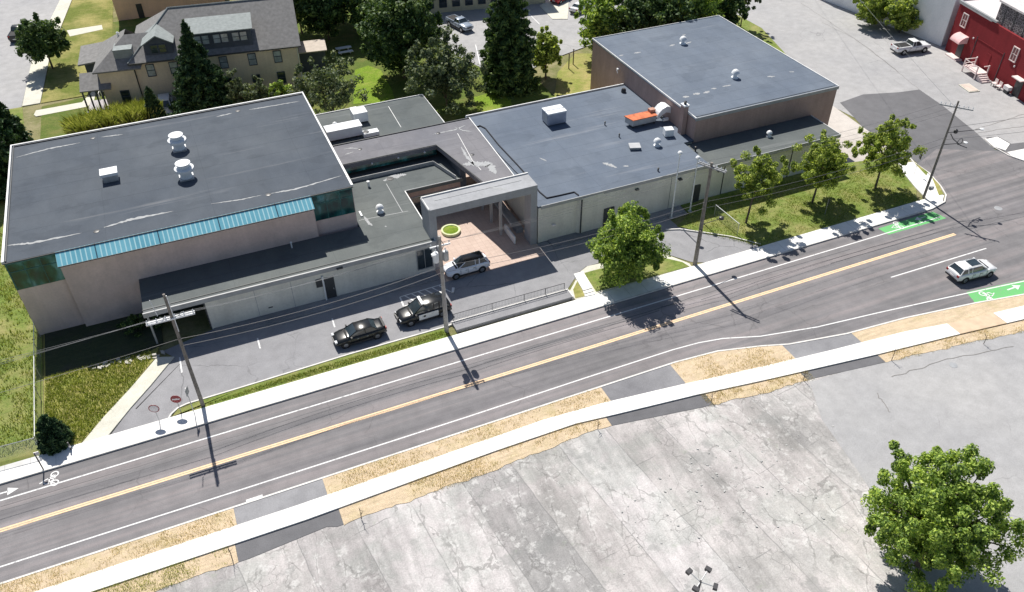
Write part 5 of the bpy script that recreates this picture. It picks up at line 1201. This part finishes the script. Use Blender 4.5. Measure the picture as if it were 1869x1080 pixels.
rl(MB().box(5.7, 11.3, -.05, -.003, 3.9, 4.0), 'ledge', M['wall_red'])
rl(MB().box(15.2, 16.5, -.06, -.003, 0, 2.2), 'door', M['metal_dark'])
for x, z in ((5.0, 3.6), (7.0, 1.6), (14.0, 3.3)): rl(MB().lathe((x, -.12, z), [(.05, 0), (.12, .06), (.10, .22), (.03, .28)], 8), 'wall_lamp', M['sign_white'])
n = 8; aw = MB(); vs = []
for x in (1.9, 4.0):
    for k in range(n+1): a_ = k/n*PI/2; vs.append((x, -1.35*math.sin(a_), 2.5+.95*math.cos(a_)))
    vs.append((x, 0, 2.5))
aw.add(vs, [(i, i+1, n+2+i+1, n+2+i) for i in range(n)]+[tuple(range(n+2))[::-1], tuple(range(n+2, 2*n+4))])
rl(aw, 'awning', M['red_canvas'], label='pale pink rounded awning over the far door')
rl(MB().box(1.6, 4.2, -1.0, -.004, 0, .18), 'door_step', M['pink_wood'])
rl(MB().box(15.0, 16.8, -.9, -.004, 2.5, 2.62), 'canopy', M['pink_wood'])
# white porch deck with stairs
t = empty('porch_deck', tuple(ra+dd.normalized()*8.6+Vector((-1.2, .25, 0))), 'white painted porch deck with railing and steps against the red wall', 'porch', None, rzr)
MB().box(-1.4, 1.6, -1.0, .9, .75, .87).build('deck', M['pink_wood'], t, local=True)
for x in (-1.3, 1.5):
    for y in (-.9, .8): MB().box(x-.07, x+.07, y-.07, y+.07, 0, 1.9).build('post', M['pink_wood'], t, local=True)
MB().box(-1.35, 1.55, -.97, -.90, 1.75, 1.85).box(-1.35, 1.55, -.97, -.90, 1.2, 1.27).box(-1.37, -1.27, -.9, .8, 1.75, 1.85).box(-1.37, -1.27, -.9, .8, 1.2, 1.27).box(1.45, 1.55, .0, .8, 1.75, 1.85).build('railing', M['pink_wood'], t, local=True)
for k in range(4): MB().box(1.6+.3*k, 1.9+.3*k, -.7, .7, 0, .68-.17*k).build('step', M['pink_wood'], t, local=True)
# things along the red wall
for k, (x, y, lb_) in enumerate(((12.3, -.7, 'small wooden chair against the red wall beside the porch steps'), (13.2, -.75, 'small wooden chair further along the red wall'))):
    q = ra+dd.normalized()*x; t = empty('wooden_chair', (q.x-.8, q.y, 0), lb_, 'chair', 'chairs along the red wall', rzr)
    MB().box(-.28, .28, -.28, .28, .42, .48).build('seat', M['pink_wood'], t, local=True); MB().box(-.28, .28, .22, .28, .48, 1.0).build('backrest', M['pink_wood'], t, local=True)
    for a_ in (-.22, .22):
        for b_ in (-.22, .22): MB().box(a_-.03, a_+.03, b_-.03, b_+.03, 0, .42).build('leg', M['bark'], t, local=True)
q = ra+dd.normalized()*14.6+Vector((-.5, 0, 0)); t = empty('utility_cabinet', (q.x, q.y, 0), 'small white cabinet on a stand at the foot of the red wall', 'cabinet', None, rzr)
MB().box(-.5, .5, -.3, .3, .5, 1.0).build('cabinet_body', M['sign_white'], t, local=True); MB().box(-.4, .4, -.2, .2, 0, .5).build('stand', M['trim_dark'], t, local=True)
q = Vector((98.6, 71.8, 0)); t = empty('cellar_hatch', (q.x, q.y, 0), 'low tan hatch slab on the ground by the porch steps', 'hatch', None, rzr)
MB().box(-1.2, 1.2, -.8, .8, 0, .10).build('hatch_frame', M['walk_old'], t, local=True); MB().box(-1.05, 1.05, -.65, .65, .101, .14).build('hatch_lid', plain('tan slab', (.60, .50, .44), .8), t, local=True)
# white building behind the bushes
wb_ = empty('white_building', (106.0, 84.2, 0), 'bright white plain walled building at the top right', 'building', None, R(8))
MB().box(0, 18, 0, 26, 0, 8.5).build('wall', M['wall_white'], wb_, local=True)
MB().box(-.1, 18.1, -.1, 26.1, 8.502, 8.7).build('roof', plain('white roof', (.72, .72, .74), .7), wb_, local=True)
MB().box(3, 4, -.06, -.003, 0, 2.1).build('door', M['trim_grey'], wb_, local=True)
q = G(1608, 15); rd = empty('red_shed', (100.5, 112.5, 0), 'small rust red shed at the top edge beside the bushes', 'shed', None, R(8))
MB().box(-4, 4, 0, 5, 0, 2.6).build('wall', plain('rust red boards', (.40, .13, .08), .8), rd, local=True); MB().box(-4.2, 4.2, -.2, 5.2, 2.602, 2.75).build('roof', M['shingle_pale'], rd, local=True)

# ================================================================ VEGETATION
def leaves(mb_name, centers, radii, per, size, mat, parent, seed, flat=.35, elong=1.0, stuff=False, shell=0.0, parentloc=None):
    """many small leaf sprays spread through clumps; one mesh"""
    rs = np.random.RandomState(seed); C = np.array(centers, float); Rr = np.array(radii, float)
    if Rr.ndim == 1: Rr = np.stack([Rr, Rr, Rr*.8], 1)
    n = len(C)*per; idx = np.repeat(np.arange(len(C)), per)
    d = rs.normal(size=(n, 3)); d /= np.linalg.norm(d, axis=1)[:, None]
    r = rs.uniform(shell, 1, n)**(1/2.2)
    P = C[idx]+d*Rr[idx]*r[:, None]
    nrm = d*.7+rs.normal(size=(n, 3))*.55+np.array([0, 0, flat]); nrm /= np.linalg.norm(nrm, axis=1)[:, None]
    t = np.cross(nrm, rs.normal(size=(n, 3))); t /= np.linalg.norm(t, axis=1)[:, None]; b = np.cross(nrm, t)
    s = size*rs.uniform(.55, 1.25, n)[:, None]
    a = t*s*elong; c = b*s*.62
    v = np.stack([P-a, P+c*.9-a*.1, P+a, P-c*.9+a*.15], 1).reshape(-1, 3)
    v[1::4] += nrm*s*.12; v[3::4] += nrm*s*.12
    me = bpy.data.meshes.new(mb_name); me.vertices.add(4*n); me.vertices.foreach_set('co', v.ravel())
    me.loops.add(4*n); me.loops.foreach_set('vertex_index', np.arange(4*n)); me.polygons.add(n)
    me.polygons.foreach_set('loop_start', np.arange(n)*4); me.polygons.foreach_set('loop_total', np.full(n, 4)); me.update(calc_edges=True)
    me.materials.append(mat); o = bpy.data.objects.new(mb_name, me); COL.objects.link(o); o.parent = parent
    return o
def tree(loc, h, rad, label, mat='leaf_mid', seed=0, base=.3, nclump=60, per=110, size=.2, squash=1.0, cat='tree', trunk_r=.16, group=None, name='broadleaf_tree', lean=(0, 0), ragged=.25, loose=0.0, top=1.0, extra=(), core=True, qr=(.16, .30)):
    rs = random.Random(seed); t = empty(name, (loc[0], loc[1], 0), label, cat, group)
    zc = h*(base+1)/2; rzv = h*(1-base)/2*squash; C = []; Rr = []; limbs = []
    for k in range(nclump):
        # even spread of directions with a ragged outline
        u = (k+.5)/nclump; ph = math.acos(1-2*u); th = k*2.399963+rs.uniform(-.3, .3)
        f = rs.uniform(.45, .92)*(1+rs.uniform(-ragged, ragged)*.6)
        w_ = rad*(1.0-.25*max(0, math.cos(ph))*top)
        p = (lean[0]+w_*math.sin(ph)*math.cos(th)*f, lean[1]+w_*math.sin(ph)*math.sin(th)*f, zc+rzv*math.cos(ph)*f)
        C.append(p); q = rad*rs.uniform(*qr)*(1-loose*.4); Rr.append((q, q, q*rs.uniform(.55, .9)))
        if k % 5 == 0: limbs.append(p)
    for p, q in extra: C.append(p); Rr.append((q, q, q)); limbs.append(p)
    if loose < .5 and core:
        for k in range(nclump//5):
            C.append((lean[0]+rs.uniform(-.4, .4)*rad, lean[1]+rs.uniform(-.4, .4)*rad, zc+rs.uniform(-.5, .4)*rzv)); q = rad*.3; Rr.append((q, q, q))
    for k in range(int(nclump*.18)):          # stray twigs beyond the outline
        th = rs.uniform(0, 2*PI); ph = rs.uniform(.2, 2.0)
        C.append((lean[0]+rad*1.03*math.sin(ph)*math.cos(th), lean[1]+rad*1.03*math.sin(ph)*math.sin(th), zc+rzv*1.03*math.cos(ph))); q = rad*.09; Rr.append((q, q, q*1.5))
    leaves('crown', C, Rr, per, size, M[mat], t, seed)
    mb = MB(); top_ = (lean[0]*.8, lean[1]*.8, zc+rzv*.3)
    mid = (lean[0]*.35, lean[1]*.35, h*base)
    mb.tube((0, 0, -.05), mid, trunk_r, trunk_r*.75, 8); mb.tube(mid, top_, trunk_r*.75, trunk_r*.3, 8)
    for k, p in enumerate(limbs):
        f = rs.uniform(0, .7); a_ = Vector(mid).lerp(Vector(top_), f); m_ = a_.lerp(Vector(p), .5)+Vector((rs.uniform(-.15, .15), rs.uniform(-.15, .15), .1*rad))
        mb.tube(a_, m_, trunk_r*.4, trunk_r*.25, 5); mb.tube(m_, p, trunk_r*.25, trunk_r*.08, 5)
    mb.build('trunk', M['bark'], t, local=True); return t
def conifer(loc, h, rad, label, seed=0, mat='needle', base=.06, per=60, size=.2, levels=18, group=None, name='spruce_tree', power=1.0, z0=0, cat='tree'):
    rs = random.Random(seed); t = empty(name, (loc[0], loc[1], z0), label, cat, group); C = []; Rr = []; mb = MB()
    mb.tube((0, 0, -.05), (0, 0, h*.95), .05+h*.016, .03, 8)
    for k in range(levels):
        f = (k+.5)/levels; z = h*(base+(1-base)*f); rr_ = rad*(1-f)**power*rs.uniform(.82, 1.1)+.12; nb = max(4, int(11*(1-f)+3))
        for j in range(nb):
            th = 2*PI*(j+rs.uniform(-.3, .3))/nb+k*.8
            for g in (.35, .65, .95):
                r_ = rr_*g*rs.uniform(.85, 1.12); C.append((r_*math.cos(th), r_*math.sin(th), z-.18*r_)); q = max(.14, rr_*.2); Rr.append((q, q, q*.38+.08))
            if j % 2 == 0: mb.tube((0, 0, z), (rr_*.9*math.cos(th), rr_*.9*math.sin(th), z-.16*rr_), .04, .012, 4)
    C.append((0, 0, h)); Rr.append((.08, .08, .35))
    leaves('crown', C, Rr, per, size, M[mat], t, seed, flat=.1, elong=1.5)
    mb.build('trunk', M['bark'], t, local=True); return t
def gx(u, v): p = G(u, v); return (p.x, p.y)
# street side trees
tree(gx(1136, 512), 7.8, 3.35, 'dense rounded tree with yellowish top on the drive island', 'leaf_mid', 11, .05, 130, 260, .135, trunk_r=.2, ragged=.35)
tree(gx(1361, 408), 8.3, 2.9, 'young bright green tree nearest the dark utility pole on the east lawn', 'leaf_bright', 12, .32, 76, 180, .13, trunk_r=.12, lean=(.6, .1), ragged=.7, loose=.8, group='young trees on the east lawn')
tree(gx(1482, 370), 7.9, 3.1, 'middle young tree of the three on the east lawn, round and full', 'leaf_bright', 13, .24, 90, 190, .13, trunk_r=.13, lean=(.5, .2), ragged=.6, loose=.6, group='young trees on the east lawn')
tree(gx(1597, 345), 8.4, 3.2, 'eastmost young tree on the lawn, drooping crown close to the corner pole', 'leaf_bright', 14, .28, 90, 180, .13, trunk_r=.13, lean=(-.15, .1), ragged=.6, loose=.7, group='young trees on the east lawn')
# big near tree at the lower right
def tx(u, v, z, c=(37.7, 18.4)): p = G(u, v, z); return (p.x-c[0], p.y-c[1], z)
ext = [(tx(u, v, z), q) for u, v, z, q in ((1632, 812, 7.2, .35), (1640, 828, 7.0, .4), (1645, 848, 6.8, .45), (1652, 868, 6.6, .5), (1710, 822, 8.2, .3), (1716, 838, 8.2, .5), (1760, 830, 8.6, .5), (1775, 822, 8.8, .45), (1782, 845, 8.6, .6), (1800, 850, 8.4, .5), (1690, 835, 7.8, .4), (1700, 870, 7.8, .8), (1740, 870, 8.2, .9), (1600, 905, 4.8, .5), (1596, 950, 4.0, .5), (1606, 930, 4.5, .7), (1815, 900, 7.4, .5), (1825, 930, 6.8, .6), (1850, 1000, 5.0, .8), (1860, 960, 4.2, .5), (1620, 975, 3.6, .6))]
tree((37.7, 18.4), 8.8, 4.2, 'large bushy green tree at the lower right corner of the old concrete lot', 'leaf_mid', 21, .10, 200, 250, .115, trunk_r=.28, ragged=.8, squash=1.0, extra=ext, core=False, qr=(.09, .20))
# behind the hall
tree((-16.3, 130.5), 7.4, 3.7, 'round dark green lawn tree beside the north west street', 'leaf_dark', 31, .18, 90, 110, .22)
conifer((2.3, 106.6), 12.2, 4.3, 'tall pointed dark spruce between the house and the west hall', 41, per=46, size=.2, levels=26)
conifer((-22.5, 98.5), 15.0, 5.0, 'very dark tall conifer at the left edge of the frame', 42, per=50, size=.28, levels=22)
conifer((-21.5, 107.5), 9.5, 3.2, 'smaller dark conifer behind the tall one at the left edge', 43, per=45, size=.26, levels=16)
conifer((-3.9, 106.6), 4.8, 1.2, 'slim pointed arborvitae left of the white car by the house', 44, per=40, size=.16, levels=16, power=.7, name='arborvitae', cat='shrub')
conifer((-16.1, 53.7), 3.0, 1.1, 'dark green arborvitae bush at the fence corner by the far sidewalk', 45, per=50, size=.13, levels=14, power=.45, name='arborvitae', cat='shrub')
def shrub(loc, h, r, label, mat='leaf_grey', seed=0, per=110, n=26, size=.18, name='shrub', group=None):
    return tree(loc, h, r, label, mat, seed, .02, n, per, size, cat='shrub', trunk_r=.07, name=name, group=group, ragged=.5)
shrub((-.9, 105.4), 1.5, 1.3, 'dark shrub in front of the white car by the house', 'leaf_dark', 51)
shrub((.9, 105.3), 2.0, 1.4, 'low dark shrub at the foot of the tall spruce', 'leaf_dark', 52)
for k, (x, y, h, r, m_, lb_) in enumerate(((6.6, 104.8, 5.8, 2.0, 'leaf_grey', 'grey green shrub just right of the tall spruce behind the hall roof'), (9.2, 103.8, 5.0, 1.8, 'leaf_grey', 'second grey green shrub right of the tall spruce'), (11.6, 102.8, 5.2, 1.8, 'leaf_mid', 'third shrub right of the tall spruce, below the house windows'), (14.0, 101.0, 5.6, 2.0, 'leaf_grey', 'shrub between the row of shrubs and the ragged pine'))):
    shrub((x, y), h, r, lb_, m_, 60+k)
tree((17.0, 97.4), 8.8, 4.4, 'ragged grey green pine leaning over the rear corner of the hall roof', 'leaf_grey', 71, .06, 80, 75, .20, ragged=.9, loose=.6, name='pine_tree')
tree((29.3, 106.8), 14.0, 5.3, 'tall dense oval oak right of the white slatted bench', 'leaf_dark', 72, .02, 170, 110, .26, ragged=.35, trunk_r=.3)
tree((31.6, 95.6), 9.6, 5.0, 'broad shaggy pine behind the rear wing roof', 'leaf_grey', 73, .05, 110, 100, .22, ragged=.9, loose=.5, name='pine_tree', squash=.9)
conifer((41.6, 98.0), 15.5, 3.5, 'tall narrow dark conifer between the pine and the bright small tree', 74, mat='leaf_dark', per=60, size=.22, levels=28, power=.32, base=.02)
tree((47.4, 98.5), 6.9, 2.4, 'small bright green tree right of the tall narrow tree', 'leaf_bright', 75, .12, 56, 100, .20)
row = ((57.0, 100.5, 10.5, 3.6, 'leaf_mid', 'leftmost tree of the row behind the tall east block'), (61.5, 98.6, 11.0, 4.2, 'leaf_dark', 'second tree from the left in the row behind the tall east block'), (66.0, 97.8, 11.0, 4.4, 'leaf_dark', 'middle tree of the row behind the tall east block, darkest of all'), (70.5, 97.6, 10.5, 4.2, 'leaf_mid', 'fourth tree from the left in the row behind the tall east block'), (76.5, 99.5, 10.5, 3.8, 'leaf_dark', 'tree of the row next to the birch'))
for k, (x, y, h, r, m_, lb_) in enumerate(row): tree((x, y), h, r, lb_, m_, 80+k, .10, 90, 90, .26, ragged=.5, group='trees behind the tall east block')
tree((83.3, 102.8), 8.5, 2.3, 'thin drooping birch at the east end of the tree row', 'leaf_grey', 90, .25, 60, 60, .18, ragged=.8, loose=1., name='birch_tree', trunk_r=.1)
for k, (x, y, h, r, lb_) in enumerate(((19.5, 128.5, 15, 5.6, 'big dark tree just right of the tan house gable at the top edge'), (26.5, 130.0, 16, 6.0, 'big dark tree directly behind the white slatted bench at the top edge'), (33.5, 128.5, 16, 5.6, 'big dark tree behind the oval oak at the top edge'), (22.8, 124.5, 11, 4.2, 'lower dark tree whose shade covers the white slatted bench'), (29.5, 123.0, 11, 4.4, 'dark tree between the white slatted bench and the oval oak'))):
    tree((x, y), h, r, lb_, 'leaf_dark', 91+k, .08, 110, 90, .30, group='dark trees along the top edge')
shrub((101.8, 94.8), 6.0, 3.2, 'bright green bush left of the other one beside the white building', 'leaf_bright', 95, 130, 40, .22)
shrub((104.0, 90.6), 5.4, 2.9, 'bright green bush right behind the white pickup truck', 'leaf_bright', 96, 130, 40, .22)
shrub((104.9, 98.6), 5.6, 2.2, 'smaller bright bush pressed against the white building', 'leaf_bright', 97, 120, 26, .22)
for k, (u, v) in enumerate(((1038, 126), (1046, 118))):
    x, y = gx(u, v); t = empty('fence_post', (x, y, .07), 'thin wooden post standing on the dry lawn, %s of the pair' % ('left' if k == 0 else 'right'), 'post', 'pair of posts on the dry lawn')
    MB().tube((0, 0, 0), (0, 0, 2.2), .08, n=8).build('post', M['bark'], t, local=True); MB().box(-.1, .1, -.1, .1, 2.2, 2.26).build('post_cap', M['bark'], t, local=True)
# shrubs in the painted hall shade by the porch
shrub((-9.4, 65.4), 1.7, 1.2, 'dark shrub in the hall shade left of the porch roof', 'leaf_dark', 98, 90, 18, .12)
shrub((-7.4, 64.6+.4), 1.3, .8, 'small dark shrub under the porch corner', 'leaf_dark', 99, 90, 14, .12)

def blades(name, poly, n, h, w_, mat, seed, label, z=0.0, cat='grass', clump=.6, kind='stuff', lean=.5, dens=None):
    rs = np.random.RandomState(seed); P = np.array(poly, float); lo, hi = P.min(0), P.max(0); pts = []
    def inside(q):
        x, y = q[:, 0], q[:, 1]; c = np.zeros(len(q), bool); j = len(P)-1
        for i in range(len(P)):
            xi, yi = P[i]; xj, yj = P[j]
            k = ((yi > y) != (yj > y)) & (x < (xj-xi)*(y-yi)/(yj-yi+1e-12)+xi); c ^= k; j = i
        return c
    while sum(len(p) for p in pts) < n:
        q = lo+rs.uniform(size=(n*2, 2))*(hi-lo); 
        if dens:
            tb = np.random.RandomState(seed+7).uniform(size=(64, 64)); nn_ = 0
            for sc_, am in ((.45, 1.), (1.3, .8), (3.1, .6)):
                gx_, gy_ = q[:, 0]*sc_+1000, q[:, 1]*sc_*1.3+1000; ix, iy = gx_.astype(int), gy_.astype(int); fx, fy = gx_-ix, gy_-iy; fx = fx*fx*(3-2*fx); fy = fy*fy*(3-2*fy)
                T_ = lambda a_, b_: tb[a_ % 64, b_ % 64]
                nn_ = nn_+am*((T_(ix, iy)*(1-fx)+T_(ix+1, iy)*fx)*(1-fy)+(T_(ix, iy+1)*(1-fx)+T_(ix+1, iy+1)*fx)*fy)
            q = q[nn_/2.4+rs.uniform(-.12, .12, len(q)) > .46+dens*.08]
        pts.append(q[inside(q)])
    q = np.concatenate(pts)[:n]
    th = rs.uniform(0, 2*np.pi, n); hh = h*rs.uniform(.4, 1.1, n); l = rs.normal(size=(n, 2))*lean*h*.6
    base = np.column_stack([q, np.full(n, z)]); tip = base+np.column_stack([l, hh]); d = np.column_stack([np.cos(th), np.sin(th), np.zeros(n)])*w_
    v = np.stack([base-d, base+d, tip], 1).reshape(-1, 3)
    me = bpy.data.meshes.new(name); me.vertices.add(3*n); me.vertices.foreach_set('co', v.ravel()); me.loops.add(3*n); me.loops.foreach_set('vertex_index', np.arange(3*n))
    me.polygons.add(n); me.polygons.foreach_set('loop_start', np.arange(n)*3); me.polygons.foreach_set('loop_total', np.full(n, 3)); me.update(calc_edges=True)
    me.materials.append(M[mat]); o = bpy.data.objects.new(name, me); COL.objects.link(o); return tag(o, label, cat, None, kind)
# ornamental grass clumps behind the hall
for k, (x, y, r, lb_) in enumerate(((-12.3, 106.6, 1.7, 'leftmost tuft of tall pale ornamental grass behind the hall roof'), (-9.6, 107.0, 1.9, 'second tuft from the left of tall pale ornamental grass'), (-7.0, 107.2, 1.9, 'third tuft from the left of tall pale ornamental grass'), (-4.9, 107.3, 1.5, 'rightmost tuft of tall pale ornamental grass, below the house corner'))):
    rs = np.random.RandomState(200+k); t = empty('ornamental_grass', (x, y, .05), lb_, 'ornamental grass', 'tall pale ornamental grass behind the hall')
    n = 1500; th = rs.uniform(0, 2*np.pi, n); rr = r*np.sqrt(rs.uniform(0, .35, n)); b0 = np.column_stack([rr*np.cos(th), rr*np.sin(th), np.zeros(n)])
    out = np.column_stack([np.cos(th), np.sin(th), np.zeros(n)])*rs.uniform(.1, 1.0, n)[:, None]*r*1.15; hh = rs.uniform(.8, 2.9, n)
    d = np.column_stack([-np.sin(th), np.cos(th), np.zeros(n)])*.05; tip = b0+out; tip[:, 2] = hh; m_ = b0+out*.4; m_[:, 2] = hh*.65
    v = np.stack([b0-d, b0+d, m_+d, tip, m_-d], 1).reshape(-1, 3); me = bpy.data.meshes.new('blades'); me.from_pydata(v.tolist(), [], [tuple(range(5*i, 5*i+5)) for i in range(n)]); me.materials.append(M['blade'])
    o = bpy.data.objects.new('blades', me); COL.objects.link(o); o.parent = t
def vb(a, b, top, bot, z, n, seed, label, mat='blade_dry', h=.20, dens=.3):
    return blades('dry_grass', strip_poly([(x, y+.06) for x, y in top], [(x, y-.12) for x, y in bot], a, b), n, h, .016, mat, seed, label, z, dens=dens)
vb(-20, verges[0][1]-.2, kerb_in, sw_t, .1, 2600, 1, 'dry grass tufts on the sandy verge left of the western driveway')
vb(verges[1][0]+.2, verges[1][1]-.2, kerb_in, sw_t, .1, 3200, 2, 'dry grass tufts on the long sandy verge between driveways')
vb(verges[2][0]+.2, verges[2][1]-.2, kerb_in, sw_t, .1, 2000, 3, 'dry grass tufts on the wide sandy verge by the road bend')
vb(-16, -5.2, sw_b, lowb, .01, 3500, 4, 'green and dry grass below the near sidewalk at the lower left', 'blade')
vb(8, 24, sw_b, lowb, .01, 2600, 5, 'dry grass below the middle of the near sidewalk')
vb(33, 43, sw_b, lowb, .01, 1500, 6, 'dry grass below the near sidewalk by the bend')
vb(50.6, 66, sw_b, lowb, .01, 1800, 7, 'dry grass below the near sidewalk at the right')
blades('weeds', [(-17, 53), (-14.6, 53)]+Gs([(150, 806), (240, 706), (280, 655)])+[(-8.5, 62), (-17, 62)], 9000, .35, .03, 'blade_green', 8, 'uneven weeds growing on the rough lawn by the ramp walkway', .05, dens=.0)
blades('long_grass', [(-30, 54), (-17.6, 54), (-17.8, 90), (-30, 90)], 16000, .35, .04, 'blade_green', 9, 'long yellow green grass west of the hall', .03, dens=-.3)
blades('lawn_grass', Gs([(1240, 416), (1388, 452)])+[(50.6, 53.2), (71, 53.2)]+Gs([(1640, 305)])+[(67, 62.2), (48, 62.2)], 16000, .16, .03, 'blade_green', 10, 'mown grass blades on the east lawn', .1, dens=-.5)
blades('lawn_grass', [(-6.5, 53.1), (16.5, 53.1), (16, 53.9), (1, 53.7)], 3500, .18, .03, 'blade_green', 11, 'grass on the narrow kerb lawn beside the far sidewalk', .11)

# pale rubble along the edge of the painted hall shade
mb = MB(); rr = random.Random(77)
for k in range(60):
    f = k/60; p = G(168+f*130, 672-f*24); x = p.x+rr.uniform(-.5, .5); y = p.y+rr.uniform(-.35, .35); q = rr.uniform(.06, .2)
    mb.obox((x, y, 0), (1, rr.uniform(-1, 1), 0), (-rr.uniform(-.3, .3), 1, 0), q, q*rr.uniform(.5, 1), .03, .05+q*rr.uniform(.5, 1.1))
tag(mb.build('rubble', plain('pale rubble', (.50, .48, .44), .9, var=.3)), 'pale stones scattered along the edge of the hall shade painted on the lawn', 'rubble', None, 'stuff')

# loose crumbs of broken paving and a few weeds in the joints of the near lot
mb = MB(); rr = random.Random(78)
for k in range(120):
    c_ = rr.choice(((27.5, 28), (30, 31), (34, 31), (24, 30), (33, 26)))
    x = c_[0]+rr.gauss(0, 2.6); y = c_[1]+rr.gauss(0, 2.0); q = rr.uniform(.02, .09)
    if y > 35: continue
    mb.obox((x, y, 0), (1, rr.uniform(-1, 1), 0), (-rr.uniform(-.3, .3), 1, 0), q, q*rr.uniform(.5, 1), -.02, -.02+q*rr.uniform(.4, .8))
tag(mb.build('rubble', plain('concrete crumbs', (.44, .44, .43), .9, var=.3)), 'crumbs of broken concrete scattered over the crazed part of the near lot', 'rubble', None, 'stuff')
